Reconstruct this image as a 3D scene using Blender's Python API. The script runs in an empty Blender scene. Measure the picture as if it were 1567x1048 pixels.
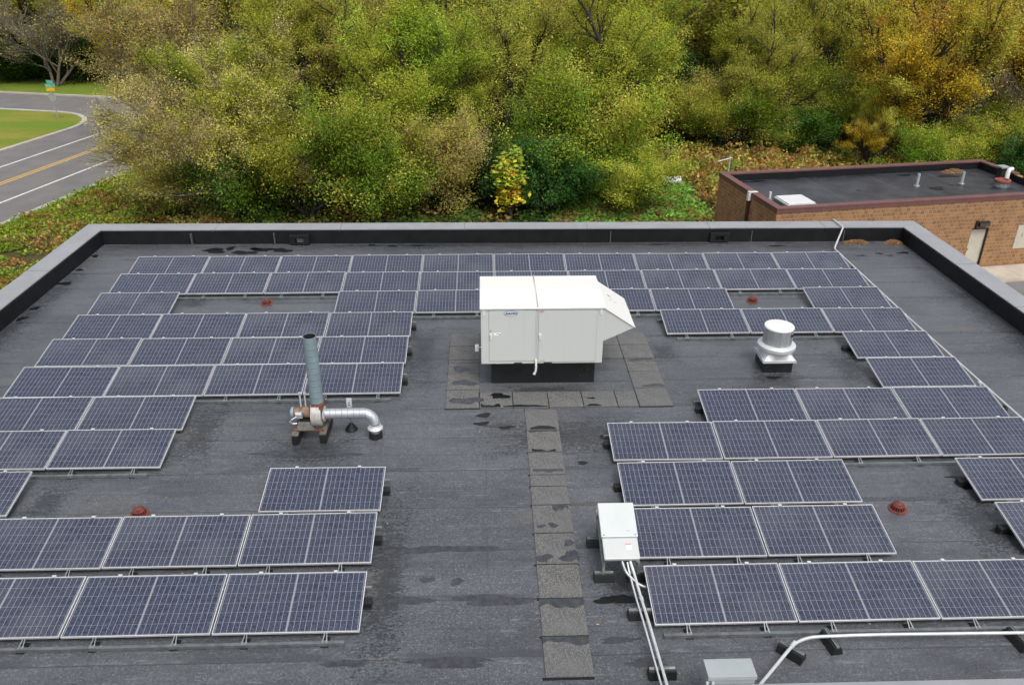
import bpy, bmesh, math, random
import numpy as np
from mathutils import Vector, Matrix
R = math.radians
S = bpy.context.scene
COL = S.collection

# ------------------------------------------------------------------ camera
PITCH, YAW, ROLL, CAMH = .4631, .0364, .0060, 8.7158
fw = Vector((math.sin(YAW)*math.cos(PITCH), math.cos(YAW)*math.cos(PITCH), -math.sin(PITCH)))
rt = Vector((math.cos(YAW), -math.sin(YAW), 0)); up = rt.cross(fw)
rt, up = rt*math.cos(ROLL)+up*math.sin(ROLL), up*math.cos(ROLL)-rt*math.sin(ROLL)
cd = bpy.data.cameras.new('camera'); cam = bpy.data.objects.new('camera', cd); COL.objects.link(cam)
cam.matrix_world = Matrix(((rt.x, up.x, -fw.x, 0), (rt.y, up.y, -fw.y, 0), (rt.z, up.z, -fw.z, CAMH), (0, 0, 0, 1)))
cd.sensor_width = 36; cd.lens = 1270.32/1567*36; cd.clip_start = .1; cd.clip_end = 2000
S.camera = cam

# ------------------------------------------------------------------ light
SUN_EL, SUN_ROT = R(60), R(155)
w = bpy.data.worlds.new('World'); S.world = w; w.use_nodes = True
nt = w.node_tree
sky = nt.nodes.new('ShaderNodeTexSky'); sky.sky_type = 'NISHITA'; sky.sun_disc = False
sky.sun_elevation = SUN_EL; sky.sun_rotation = SUN_ROT; sky.dust_density = 4; sky.air_density = 1.0; sky.ozone_density = 1
hs = nt.nodes.new('ShaderNodeHueSaturation'); hs.inputs['Saturation'].default_value = .31
bg = nt.nodes['Background']; bg.inputs['Strength'].default_value = .15
nt.links.new(sky.outputs[0], hs.inputs['Color']); nt.links.new(hs.outputs[0], bg.inputs['Color'])
sl = bpy.data.lights.new('sun', 'SUN'); sl.energy = 1.2; sl.angle = R(25); sl.color = (1, .97, .92)
so = bpy.data.objects.new('sun', sl); COL.objects.link(so)
sd = Vector((math.sin(SUN_ROT)*math.cos(SUN_EL), math.cos(SUN_ROT)*math.cos(SUN_EL), math.sin(SUN_EL)))
so.rotation_euler = sd.to_track_quat('Z', 'Y').to_euler(); so.location = (0, -20, 60)
S.view_settings.view_transform = 'Standard'; S.view_settings.look = 'None'
S.view_settings.exposure = 0.35; S.view_settings.gamma = 1

# ------------------------------------------------------------------ materials
class NB:
    """small node-building helper"""
    def __init__(s, name):
        s.m = bpy.data.materials.new(name); s.m.use_nodes = True; s.t = s.m.node_tree
        s.p = s.t.nodes['Principled BSDF']
    def n(s, typ, **kw):
        o = s.t.nodes.new(typ)
        for k, v in kw.items(): setattr(o, k, v)
        return o
    def put(s, sock, v):
        if isinstance(v, bpy.types.NodeSocket): s.t.links.new(v, sock)
        elif isinstance(v, (tuple, list)) and len(v) == 3 and sock.type == 'RGBA': sock.default_value = (*v, 1)
        else: sock.default_value = v
    def math(s, op, a, b=0., c=None, clamp=False):
        o = s.n('ShaderNodeMath', operation=op, use_clamp=clamp); s.put(o.inputs[0], a); s.put(o.inputs[1], b)
        if c is not None: s.put(o.inputs[2], c)
        return o.outputs[0]
    def step(s, x, a, b):
        o = s.n('ShaderNodeMapRange', interpolation_type='SMOOTHSTEP'); s.put(o.inputs[0], x)
        s.put(o.inputs[1], a); s.put(o.inputs[2], b); return o.outputs[0]
    def mix(s, f, a, b):
        o = s.n('ShaderNodeMix', data_type='RGBA'); s.put(o.inputs[0], f); s.put(o.inputs[6], a); s.put(o.inputs[7], b); return o.outputs[2]
    def noise(s, vec, scale, detail=3, rough=.5, dist=0, ch=0):
        o = s.n('ShaderNodeTexNoise'); s.put(o.inputs['Vector'], vec); o.inputs['Scale'].default_value = scale
        o.inputs['Detail'].default_value = detail; o.inputs['Roughness'].default_value = rough; o.inputs['Distortion'].default_value = dist
        return o.outputs[ch]
    def obj(s, sc=(1, 1, 1), which='Object'):
        tc = s.n('ShaderNodeTexCoord'); mp = s.n('ShaderNodeMapping'); mp.inputs['Scale'].default_value = sc
        s.t.links.new(tc.outputs[which], mp.inputs['Vector']); return mp.outputs[0]
    def set(s, **kw):
        nm = dict(col='Base Color', rough='Roughness', metal='Metallic', normal='Normal', spec='Specular IOR Level', coat='Coat Weight', crough='Coat Roughness', trans='Transmission Weight')
        for k, v in kw.items(): s.put(s.p.inputs[nm[k]], v)
        return s.m
    def bump(s, h, dist, strength=1.):
        o = s.n('ShaderNodeBump'); s.put(o.inputs['Height'], h); o.inputs['Distance'].default_value = dist; o.inputs['Strength'].default_value = strength
        return o.outputs[0]

def simple(name, col, rough=.5, metal=0., var=.12, scale=3., bump=0., spec=.5):
    b = NB(name); v = b.obj()
    n = b.noise(v, scale, 5, .6)
    lo = tuple(c*(1-var) for c in col); hi = tuple(min(1, c*(1+var)) for c in col)
    c = b.mix(b.step(n, .3, .7), lo, hi)
    b.set(col=c, rough=rough, metal=metal, spec=spec)
    if bump: b.set(normal=b.bump(b.noise(v, scale*12, 3), bump))
    return b.m

SPLASH = [(13.1, 17.5, 1.35, 7.5), (-11.6, 17.0, .8, 7.2), (.7, 24.4, 12.5, 1.0), (-1.45, 17.0, .55, 2.4), (-1.5, 9.6, .45, 3.0), (-5.45, 13.7, .55, 1.6), (8.1, 16.0, .6, 1.3), (8.15, 10.6, .65, 1.4), (-7.5, 19.9, .5, .5), (6.3, 15.5, .8, .8), (-3.3, 13.0, 1.3, .7), (1.6, 13.4, 2.2, 1.0), (2.05, 9.35, .6, .7), (4.1, 16.9, .5, .8), (-7.4, 11.6, .5, .8), (1.2, 15.2, 1.3, .3)]
def roof_mat():
    b = NB('bitumen_roof'); v = b.obj()
    sx = b.n('ShaderNodeSeparateXYZ'); b.put(sx.inputs[0], v); x, y = sx.outputs[0], sx.outputs[1]
    wob = b.noise(b.obj((.7, .7, 1)), 1., 3)
    yw = b.math('ADD', y, b.math('MULTIPLY', wob, .05))
    fy = b.math('FRACT', b.math('DIVIDE', b.math('ADD', yw, 1.02), 1.07))
    line = b.math('SUBTRACT', 1., b.step(b.math('ABSOLUTE', b.math('SUBTRACT', fy, .5)), .006, .014))
    pale = b.math('MULTIPLY', b.math('SUBTRACT', 1., b.step(b.math('ABSOLUTE', b.math('SUBTRACT', fy, .53)), .006, .03)), b.step(b.noise(b.obj((1.2, 4., 1)), 1., 4, .7), .5, .62))
    bandn = b.step(b.noise(b.obj((.35, 1.2, 1)), 1.1, 3), .46, .54)
    band = b.math('MULTIPLY', b.math('MULTIPLY', b.step(fy, .5, .51), b.math('SUBTRACT', 1., b.step(b.math('ADD', fy, b.math('MULTIPLY', b.noise(v, 3., 4), .12)), .63, .69))), bandn)
    br = b.n('ShaderNodeTexBrick'); b.put(br.inputs['Vector'], v); br.offset = .37
    for k, val in (('Scale', 1.), ('Brick Width', 5.3), ('Row Height', 1.07), ('Mortar Size', .009), ('Mortar Smooth', .2)): br.inputs[k].default_value = val
    big = b.noise(b.obj((.35, .5, 1)), 1., 5, .6)
    mid = b.noise(b.obj((.5, 2.2, 1)), 1.4, 6, .65)
    gv = b.n('ShaderNodeTexVoronoi'); b.put(gv.inputs['Vector'], v); gv.inputs['Scale'].default_value = 58
    gs = b.n('ShaderNodeSeparateColor'); b.put(gs.inputs[0], gv.outputs['Color']); g = gs.outputs[0]
    fine = b.noise(v, 26., 4, .8)
    c = b.mix(b.step(big, .3, .7), (.065, .069, .078), (.096, .101, .113))
    c = b.mix(b.math('MULTIPLY', b.step(mid, .45, .72), .5), c, (.108, .112, .125))
    c = b.mix(b.math('MULTIPLY', b.step(mid, .50, .30), .5), c, (.050, .053, .060))
    dk = b.n('ShaderNodeMix', data_type='RGBA', blend_type='MULTIPLY'); dk.inputs[0].default_value = 1.; b.put(dk.inputs[6], c)
    gg = b.math('ADD', .58, b.math('MULTIPLY', b.math('ADD', b.math('MULTIPLY', g, .62), b.math('MULTIPLY', b.step(fine, .3, .7), .38)), .84))
    cb = b.n('ShaderNodeCombineColor'); [b.put(cb.inputs[q], gg) for q in range(3)]; b.put(dk.inputs[7], cb.outputs[0]); c = dk.outputs[2]
    c = b.mix(b.math('MULTIPLY', b.step(g, .90, .99), .35), c, (.22, .27, .28))
    dash = b.math('MULTIPLY', b.step(b.noise(b.obj((.9, 21., 1)), 1., 5, .75), .53, .63), b.step(b.noise(b.obj((6., 9., 1)), 1., 3, .7), .46, .6))
    c = b.mix(b.math('MULTIPLY', dash, .55), c, (.22, .225, .24))
    c = b.mix(b.math('MULTIPLY', pale, .55), c, (.19, .18, .165))
    c = b.mix(b.math('MULTIPLY', band, .85), c, (.058, .061, .069))
    c = b.mix(b.math('MULTIPLY', line, .5), c, (.016, .016, .017))
    c = b.mix(b.math('MULTIPLY', br.outputs['Fac'], .3), c, (.02, .02, .021))
    tan = b.math('MULTIPLY', b.step(b.noise(b.obj((.3, .8, 1)), .9, 4, .6, 0.4), .60, .72), .38)
    c = b.mix(tan, c, (.15, .128, .10))
    # rain-splashed margins : dark wet granules between drying ones
    m = None
    for cx, cy, hx, hy in SPLASH:
        dx = b.math('DIVIDE', b.math('ABSOLUTE', b.math('SUBTRACT', x, cx)), hx); dy = b.math('DIVIDE', b.math('ABSOLUTE', b.math('SUBTRACT', y, cy)), hy)
        k = b.math('SUBTRACT', 1., b.math('MAXIMUM', dx, dy)); m = k if m is None else b.math('MAXIMUM', m, k)
    rag = b.noise(b.obj((1.5, 5., 1)), 2.2, 6, .75); g2 = b.noise(b.obj((1., 1.8, 1)), 15., 4, .8)
    sp = b.step(b.math('ADD', b.math('MULTIPLY', b.math('MAXIMUM', m, 0.), .55), b.math('ADD', b.math('MULTIPLY', b.math('SUBTRACT', rag, .5), 1.1), b.math('MULTIPLY', b.math('SUBTRACT', g2, .5), 1.9))), .27, .35)
    sp = b.math('MULTIPLY', sp, b.step(m, .0, .12))
    c = b.mix(b.math('MULTIPLY', sp, .68), c, (.010, .012, .013))
    wet = b.step(b.math('ADD', b.noise(b.obj((.25, .55, 1)), 1.7, 4, .6), b.math('MULTIPLY', b.math('SUBTRACT', g, .5), .06)), .55, .65)
    c = b.mix(b.math('MULTIPLY', wet, .35), c, (.040, .041, .045))
    ro = b.math('SUBTRACT', b.math('ADD', .33, b.math('MULTIPLY', g, .16)), b.math('MULTIPLY', wet, .10))
    ro = b.math('SUBTRACT', ro, b.math('MULTIPLY', band, .10))
    h = b.math('ADD', b.math('MULTIPLY', g, .5), b.math('MULTIPLY', b.step(fy, .495, .505), .8))
    return b.set(col=c, rough=ro, spec=.6, normal=b.bump(h, .005, .6))

def cell_mat():
    b = NB('solar_cells'); tc = b.n('ShaderNodeTexCoord'); uv = tc.outputs['UV']
    sx = b.n('ShaderNodeSeparateXYZ'); b.put(sx.inputs[0], uv); u, v = sx.outputs[0], sx.outputs[1]
    def lines(coord, n, half, a=.02):
        f = b.math('FRACT', b.math('MULTIPLY', coord, n))
        d = b.math('SUBTRACT', .5, b.math('ABSOLUTE', b.math('SUBTRACT', f, .5)))
        return b.math('LESS_THAN', d, half)
    # the two half-cut fields left and right of a pale centre strip
    m = b.math('ABSOLUTE', b.math('SUBTRACT', u, .5))
    k = b.math('DIVIDE', b.math('SUBTRACT', m, .006), .484)
    lx = lines(k, 12, .034); ly = lines(b.math('DIVIDE', b.math('SUBTRACT', v, .012), .976), 6, .013)
    centre = b.math('LESS_THAN', m, .0029)
    edge = b.math('MAXIMUM', b.math('GREATER_THAN', m, .491), b.math('GREATER_THAN', b.math('ABSOLUTE', b.math('SUBTRACT', v, .5)), .489))
    bus = lines(b.math('DIVIDE', b.math('SUBTRACT', v, .012), .976), 30, .035)
    white = b.math('MAXIMUM', b.math('MAXIMUM', b.math('MULTIPLY', lx, .9), b.math('MULTIPLY', ly, .6)), centre)
    vor = b.n('ShaderNodeTexVoronoi'); b.put(vor.inputs['Vector'], b.obj((1, 1, 1))); vor.inputs['Scale'].default_value = 62
    cr = b.n('ShaderNodeSeparateColor'); b.put(cr.inputs[0], vor.outputs['Color'])
    n2 = b.noise(b.obj(), 33., 3, .7)
    oi = b.n('ShaderNodeObjectInfo')
    c = b.mix(cr.outputs[0], (.014, .017, .031), (.062, .076, .122))
    c = b.mix(b.math('MULTIPLY', b.step(n2, .5, .72), .6), c, (.055, .057, .082))
    c = b.mix(b.math('MULTIPLY', oi.outputs['Random'], .22), c, (.036, .037, .052))
    c = b.mix(b.math('MULTIPLY', bus, .10), c, (.3, .3, .32))
    c = b.mix(b.math('MULTIPLY', white, .52), c, (.55, .55, .58))
    dust = b.noise(b.obj((.8, .8, .8)), 1.3, 4, .6)
    c = b.mix(b.math('MULTIPLY', b.math('MULTIPLY', b.step(dust, .35, .75), oi.outputs['Random']), .16), c, (.25, .26, .28))
    c = b.mix(b.math('MULTIPLY', edge, .15), c, (.3, .3, .32))
    return b.set(col=c, rough=.20, spec=.42, normal=b.bump(n2, .0006, .5))

def brick_mat():
    b = NB('brown_block'); tc = b.n('ShaderNodeTexCoord')
    br = b.n('ShaderNodeTexBrick'); b.put(br.inputs['Vector'], tc.outputs['UV'])
    for k, val in (('Scale', 1.), ('Brick Width', .22), ('Row Height', .182), ('Mortar Size', .010), ('Mortar Smooth', .3), ('Bias', -.1)): br.inputs[k].default_value = val
    br.inputs['Color1'].default_value = (.35, .188, .085, 1); br.inputs['Color2'].default_value = (.20, .103, .046, 1); br.inputs['Mortar'].default_value = (.42, .30, .20, 1)
    n = b.noise(tc.outputs['UV'], 9., 5, .65); n2 = b.noise(tc.outputs['UV'], .8, 4, .6)
    c = b.mix(b.math('MULTIPLY', b.step(n, .4, .7), .35), br.outputs['Color'], (.30, .18, .10))
    c = b.mix(b.math('MULTIPLY', b.step(n2, .5, .75), .3), c, (.16, .085, .04))
    h = b.math('SUBTRACT', b.math('MULTIPLY', n, .5), br.outputs['Fac'])
    return b.set(col=c, rough=.85, spec=.3, normal=b.bump(h, .01, .6))

def ground_mat():
    b = NB('rough_ground'); v = b.obj()
    n = b.noise(v, .12, 6, .65); n2 = b.noise(v, 1.6, 5, .7); n3 = b.noise(v, 9., 3, .7)
    c = b.mix(b.step(n, .4, .6), (.045, .055, .014), (.085, .060, .026))
    c = b.mix(b.math('MULTIPLY', b.step(n2, .45, .65), .6), c, (.035, .05, .010))
    c = b.mix(b.math('MULTIPLY', b.step(n3, .5, .7), .4), c, (.12, .085, .035))
    return b.set(col=c, rough=.95, spec=.2, normal=b.bump(n3, .05))

def lawn_mat():
    b = NB('lawn_grass'); v = b.obj()
    n = b.noise(b.obj((.1, .35, 1)), 1., 5, .6); n2 = b.noise(v, 3.2, 4, .7); n3 = b.noise(v, 12., 3, .7)
    c = b.mix(b.step(n, .38, .62), (.115, .20, .016), (.24, .215, .04))
    c = b.mix(b.math('MULTIPLY', b.step(n2, .4, .65), .55), c, (.17, .20, .025))
    c = b.mix(b.math('MULTIPLY', b.step(n3, .58, .68), .5), c, (.33, .25, .09))
    return b.set(col=c, rough=.9, spec=.2, normal=b.bump(n3, .03))

def asphalt_mat():
    b = NB('asphalt'); v = b.obj()
    n = b.noise(v, .5, 5, .6); n2 = b.noise(v, 25., 3, .7)
    c = b.mix(b.step(n, .3, .7), (.150, .142, .140), (.19, .178, .174))
    c = b.mix(b.math('MULTIPLY', b.step(n2, .4, .65), .3), c, (.09, .085, .085))
    return b.set(col=c, rough=.8, spec=.4)

def foliage_mat():
    b = NB('leaves'); at = b.n('ShaderNodeAttribute', attribute_name='leafcol')
    oi = b.n('ShaderNodeObjectInfo')
    hsv = b.n('ShaderNodeHueSaturation'); b.put(hsv.inputs['Color'], at.outputs['Color'])
    b.put(hsv.inputs['Hue'], b.math('ADD', .489, b.math('MULTIPLY', oi.outputs['Random'], .022)))
    b.put(hsv.inputs['Value'], b.math('ADD', 1.0, b.math('MULTIPLY', oi.outputs['Random'], .24)))
    d = b.n('ShaderNodeBsdfDiffuse'); t = b.n('ShaderNodeBsdfTranslucent'); mx = b.n('ShaderNodeMixShader'); mx.inputs[0].default_value = .36
    b.put(d.inputs[0], hsv.outputs[0]); b.put(t.inputs[0], hsv.outputs[0])
    b.t.links.new(d.outputs[0], mx.inputs[1]); b.t.links.new(t.outputs[0], mx.inputs[2])
    b.t.links.new(mx.outputs[0], b.t.nodes['Material Output'].inputs[0]); b.t.nodes.remove(b.p)
    return b.m

def pad_mat():
    b = NB('rubber_pad'); v = b.obj(which='Object')
    oi = b.n('ShaderNodeObjectInfo')
    vor = b.n('ShaderNodeTexVoronoi'); b.put(vor.inputs['Vector'], v); vor.inputs['Scale'].default_value = 46; vor.inputs['Randomness'].default_value = .35
    n = b.noise(v, 2.2, 4, .6)
    c = b.mix(b.step(vor.outputs['Distance'], .25, .55), (.27, .265, .255), (.076, .075, .073))
    c = b.mix(b.math('MULTIPLY', b.step(n, .35, .7), .5), c, (.16, .156, .150))
    c = b.mix(b.math('MULTIPLY', oi.outputs['Random'], .4), c, (.115, .115, .117))
    return b.set(col=c, rough=.62, spec=.45, normal=b.bump(vor.outputs['Distance'], .006, .6))

def spiral_mat(name, col, rough, metal, axis=2, pitch=9.):
    b = NB(name); v = b.obj(); n = b.noise(v, 3., 4, .6)
    sx = b.n('ShaderNodeSeparateXYZ'); b.put(sx.inputs[0], v)
    f = b.math('FRACT', b.math('MULTIPLY', b.math('ADD', sx.outputs[axis], b.math('MULTIPLY', sx.outputs[1], .18)), pitch))
    seam = b.math('SUBTRACT', 1., b.step(b.math('ABSOLUTE', b.math('SUBTRACT', f, .5)), .03, .09))
    c = b.mix(b.step(n, .35, .7), tuple(q*.85 for q in col), col)
    c = b.mix(b.math('MULTIPLY', seam, .22), c, tuple(q*.45 for q in col))
    return b.set(col=c, rough=rough, metal=metal, normal=b.bump(seam, .004))

def galv_mat():
    b = NB('aluminium_panel'); v = b.obj((2, 2, .4)); n = b.noise(v, 6., 4, .6); n2 = b.noise(b.obj((9, 9, .3)), 1., 3)
    c = b.mix(b.step(n, .3, .7), (.42, .44, .46), (.56, .57, .59))
    return b.set(col=c, rough=b.math('ADD', .42, b.math('MULTIPLY', n2, .25)), metal=.75)

def enamel(name, col, rough):
    b = NB(name); n = b.noise(b.obj((7, 7, .5)), 1., 4, .65); n2 = b.noise(b.obj(), 1.3, 4, .6); n3 = b.noise(b.obj(), 14., 3, .7)
    c = b.mix(b.math('MULTIPLY', b.step(n, .5, .72), .16), col, tuple(q*.72 for q in col))
    c = b.mix(b.math('MULTIPLY', b.step(n2, .5, .75), .12), c, tuple(q*.8 for q in col))
    return b.set(col=c, rough=b.math('ADD', rough-.05, b.math('MULTIPLY', n2, .15)), normal=b.bump(b.math('ADD', n2, b.math('MULTIPLY', n3, .02)), .012, .25))
M = dict(
    roof=roof_mat(), cell=cell_mat(), brick=brick_mat(), ground=ground_mat(), lawn=lawn_mat(), asphalt=asphalt_mat(), leaf=foliage_mat(), pad=pad_mat(),
    stack=spiral_mat('painted_spiral_duct', (.235, .31, .345), .55, .1, 2, 8.), duct=spiral_mat('galvanised_duct', (.52, .56, .60), .45, .6, 0, 9.),
    galv=galv_mat(),
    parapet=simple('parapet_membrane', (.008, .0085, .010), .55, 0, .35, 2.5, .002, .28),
    coping=simple('grey_coping', (.295, .30, .315), .42, .15, .08, 1.2),
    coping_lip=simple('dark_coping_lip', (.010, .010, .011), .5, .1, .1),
    seam=simple('seam_joint', (.12, .12, .13), .5, .1),
    outer=simple('outer_cladding', (.12, .12, .125), .6),
    water_and_shade=simple('water_and_gap_shade', (.006, .006, .007), .38, 0, .3, 8., 0, .5),
    damp=simple('damp_membrane', (.047, .049, .055), .34, 0, .3, 9.),
    white=enamel('white_enamel', (.70, .70, .67), .40), white_panel=enamel('white_cabinet', (.56, .575, .555), .42),
    grey_line=simple('panel_joint', (.36, .37, .36), .5), black=simple('black_rubber_and_shade', (.012, .012, .013), .5, 0, .3, 6.), curb=simple('black_curb', (.009, .010, .011), .38, 0, .3, 3.),
    frame=simple('anodised_frame', (.72, .72, .72), .34, .35, .05), steel=simple('galvanised_steel', (.34, .36, .36), .42, .7, .2, 12.), bright=simple('bright_metal', (.66, .67, .68), .42, .4, .08),
    rail=simple('rail_steel', (.15, .165, .17), .5, .3, .25, 8.),
    conduit=simple('pale_conduit', (.60, .61, .62), .36, .3, .06, 4.), inv=simple('inverter_white', (.53, .565, .555), .36, 0, .03), inv2=simple('inverter_cover', (.50, .52, .51), .4, 0, .03),
    heat=simple('heatsink', (.10, .10, .10), .5, .4, .2), jbox=simple('grey_enclosure', (.34, .375, .385), .42, .1, .05),
    pink=simple('pink_sticker', (.80, .30, .34), .5), sticker=simple('white_sticker', (.85, .80, .80), .5), red=simple('red_cast_iron', (.16, .036, .026), .55, 0, .3, 20.),
    blue=simple('blue_print', (.012, .035, .11), .5), redp=simple('red_print', (.5, .07, .07), .5), yel=simple('yellow_print', (.5, .45, .12), .5), pale_blue=simple('pale_blue_print', (.58, .64, .70), .45), ink=simple('grey_ink', (.28, .28, .27), .7), chalk=simple('chalk', (.07, .075, .08), .9),
    cream=simple('cream_casting', (.45, .43, .40), .5, 0, .18, 9.), rust=simple('rusty_motor', (.21, .135, .09), .7, .1, .5, 9.), rustbar=simple('rusty_bar', (.16, .07, .035), .8, 0, .4, 14.), motor_grey=simple('motor_grey', (.30, .37, .40), .45, .2), timber=simple('weathered_timber', (.13, .12, .105), .8, 0, .3, 12.),
    maroon=simple('maroon_coping', (.145, .066, .060), .5, 0, .1, 1.5), dkroof=simple('rubber_roof', (.038, .040, .047), .40, 0, .35, .9, .002), pvc=simple('grey_pipe', (.36, .42, .42), .45), skylight=simple('skylight_dome', (.66, .66, .66), .25, 0, .03), door=simple('cream_door', (.50, .47, .38), .5, 0, .06), dark=simple('dark_metal', (.03, .025, .022), .5, .2), brown=simple('brown_downspout', (.045, .022, .018), .5, .1), conc=simple('concrete', (.42, .37, .30), .85, 0, .15, 1.2), kerb=simple('kerb_concrete', (.40, .37, .33), .85, 0, .12, 1.), white_paint=simple('white_road_paint', (.62, .61, .58), .7, 0, .12, 4.), yellow_paint=simple('yellow_road_paint', (.46, .30, .10), .7, 0, .15, 4.),
    sign_green=simple('sign_green', (.12, .45, .36), .45), sign_yellow=simple('sign_yellow', (.75, .40, .03), .45), sign_back=simple('sign_back', (.42, .44, .45), .4, .4), clay=simple('bare_soil', (.24, .15, .10), .9, 0, .3, 3.), deadleaf=simple('dead_leaves', (.20, .105, .045), .85, 0, .5, 30.),
    bark=simple('bark', (.040, .034, .028), .9, 0, .4, 6.), twig=simple('pale_twigs', (.17, .14, .105), .9, 0, .3, 6.), black_and_shade=simple('black_and_shade', (.02, .02, .02), .5))

# ------------------------------------------------------------------ mesh helpers
class MB:
    def __init__(s): s.v = []; s.f = []
    def add(s, vs, fs):
        o = len(s.v); s.v += [tuple(p) for p in vs]; s.f += [tuple(i+o for i in f) for f in fs]; return s
    def box(s, lo, hi, m=None):
        x0, y0, z0 = lo; x1, y1, z1 = hi
        vs = [Vector(p) for p in ((x0, y0, z0), (x1, y0, z0), (x1, y1, z0), (x0, y1, z0), (x0, y0, z1), (x1, y0, z1), (x1, y1, z1), (x0, y1, z1))]
        if m is not None: vs = [m @ p for p in vs]
        return s.add(vs, [(0, 3, 2, 1), (4, 5, 6, 7), (0, 1, 5, 4), (1, 2, 6, 5), (2, 3, 7, 6), (3, 0, 4, 7)])
    def prism(s, poly, vec):
        n = len(poly); a = [Vector(p) for p in poly]; b = [p+Vector(vec) for p in a]
        return s.add(a+b, [tuple(range(n-1, -1, -1)), tuple(range(n, 2*n))]+[(i, (i+1) % n, n+(i+1) % n, n+i) for i in range(n)])
    def tube(s, path, r, n=10, caps=True):
        P = [Vector(p) for p in path]; k = len(P); rr = r if isinstance(r, (list, tuple)) else [r]*k
        rings = []; prev = None
        for i, p in enumerate(P):
            d = ((P[min(i+1, k-1)]-P[i]).normalized()+(P[i]-P[max(i-1, 0)]).normalized()).normalized()
            if prev is None:
                a = d.cross(Vector((0, 0, 1)))
                if a.length < 1e-3: a = d.cross(Vector((0, 1, 0)))
            else: a = prev-d*prev.dot(d)
            a.normalize(); prev = a; c = d.cross(a)
            rings.append([p+(a*math.cos(2*math.pi*j/n)+c*math.sin(2*math.pi*j/n))*rr[i] for j in range(n)])
        vs = [q for g in rings for q in g]; fs = []
        for i in range(k-1):
            for j in range(n): fs.append((i*n+j, i*n+(j+1) % n, (i+1)*n+(j+1) % n, (i+1)*n+j))
        if caps: fs += [tuple(range(n-1, -1, -1)), tuple((k-1)*n+j for j in range(n))]
        return s.add(vs, fs)
    def lathe(s, prof, c=(0, 0, 0), n=32, cap0=True, cap1=True):
        vs = []; fs = []; k = len(prof)
        for (r, z) in prof:
            for j in range(n): vs.append((c[0]+r*math.cos(2*math.pi*j/n), c[1]+r*math.sin(2*math.pi*j/n), c[2]+z))
        for i in range(k-1):
            for j in range(n): fs.append((i*n+j, i*n+(j+1) % n, (i+1)*n+(j+1) % n, (i+1)*n+j))
        if cap0: fs.append(tuple(range(n-1, -1, -1)))
        if cap1: fs.append(tuple((k-1)*n+j for j in range(n)))
        return s.add(vs, fs)
    def build(s, name, mat, parent=None, bevel=0., smooth=False, uv=False, loc=None):
        me = bpy.data.meshes.new(name); me.from_pydata(s.v, [], s.f); me.update()
        bm = bmesh.new(); bm.from_mesh(me)
        bmesh.ops.recalc_face_normals(bm, faces=bm.faces)
        if bevel:
            es = [e for e in bm.edges if len(e.link_faces) == 2 and e.calc_face_angle(0) > R(30)]
            bmesh.ops.bevel(bm, geom=es, offset=bevel, segments=2, affect='EDGES', profile=.6, clamp_overlap=True)
        if smooth:
            for f in bm.faces: f.smooth = True
        bm.to_mesh(me); bm.free()
        if smooth: me.set_sharp_from_angle(angle=R(38))
        if uv:
            ul = me.uv_layers.new(name='UVMap')
            for p in me.polygons:
                nx, ny, nz = abs(p.normal.x), abs(p.normal.y), abs(p.normal.z)
                for li in p.loop_indices:
                    q = me.vertices[me.loops[li].vertex_index].co
                    ul.data[li].uv = (q.x, q.y) if nz > max(nx, ny) else ((q.y, q.z) if nx > ny else (q.x, q.z))
        me.materials.append(mat)
        o = bpy.data.objects.new(name, me); COL.objects.link(o)
        if parent: o.parent = parent
        if loc: o.location = loc
        return o

def tag(o, label=None, cat=None, group=None, kind=None):
    for k, v in (('label', label), ('category', cat), ('group', group), ('kind', kind)):
        if v: o[k] = v
    return o
def thing(name, label, cat, loc=(0, 0, 0), rz=0., group=None):
    o = bpy.data.objects.new(name, None); COL.objects.link(o); o.location = loc; o.rotation_euler = (0, 0, rz); o.empty_display_size = .2
    return tag(o, label, cat, group)
def copy_tree(o, parent=None):
    c = o.copy(); COL.objects.link(c)
    if parent: c.parent = parent
    for ch in list(o.children): copy_tree(ch, c)
    return c
def blob(cx, cy, rx, ry, z, seed, n=26):
    rg = random.Random(seed); ph = [rg.uniform(0, 6.28) for _ in range(4)]
    return [(cx+rx*math.cos(t)*q, cy+ry*math.sin(t)*q, z) for i in range(n) for t in [6.2832*i/n]
            for q in [1+.22*math.sin(2*t+ph[0])+.16*math.sin(3*t+ph[1])+.1*math.sin(5*t+ph[2])+.07*math.sin(9*t+ph[3])]]
def sheet(poly): return MB().add(poly, [tuple(range(len(poly)))])
def text_mesh(body, size, shear=0., bold=.0):
    cu = bpy.data.curves.new('lettering', 'FONT'); cu.body = body; cu.size = size; cu.align_x = 'CENTER'; cu.align_y = 'CENTER'; cu.shear = shear; cu.offset = bold; cu.extrude = .0006
    t = bpy.data.objects.new('lettering', cu); COL.objects.link(t); bpy.context.view_layer.update()
    me = bpy.data.meshes.new_from_object(t.evaluated_get(bpy.context.evaluated_depsgraph_get()))
    bpy.data.objects.remove(t); return me

# ------------------------------------------------------------------ setting
GZ = -6.3
tag(sheet([(-700, -300, GZ), (700, -300, GZ), (700, 1200, GZ), (-700, 1200, GZ)]).build('ground', M['ground']), kind='structure')
D = Vector((.2334, .9724, 0)); N = Vector((.9724, -.2334, 0)); OFF = -42.87
def rd(a, t, z): return tuple(N*(OFF+a)+D*t+Vector((0, 0, GZ+z)))
def rquad(a0, a1, t0, t1, z): return [rd(a0, t0, z), rd(a1, t0, z), rd(a1, t1, z), rd(a0, t1, z)]
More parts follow.
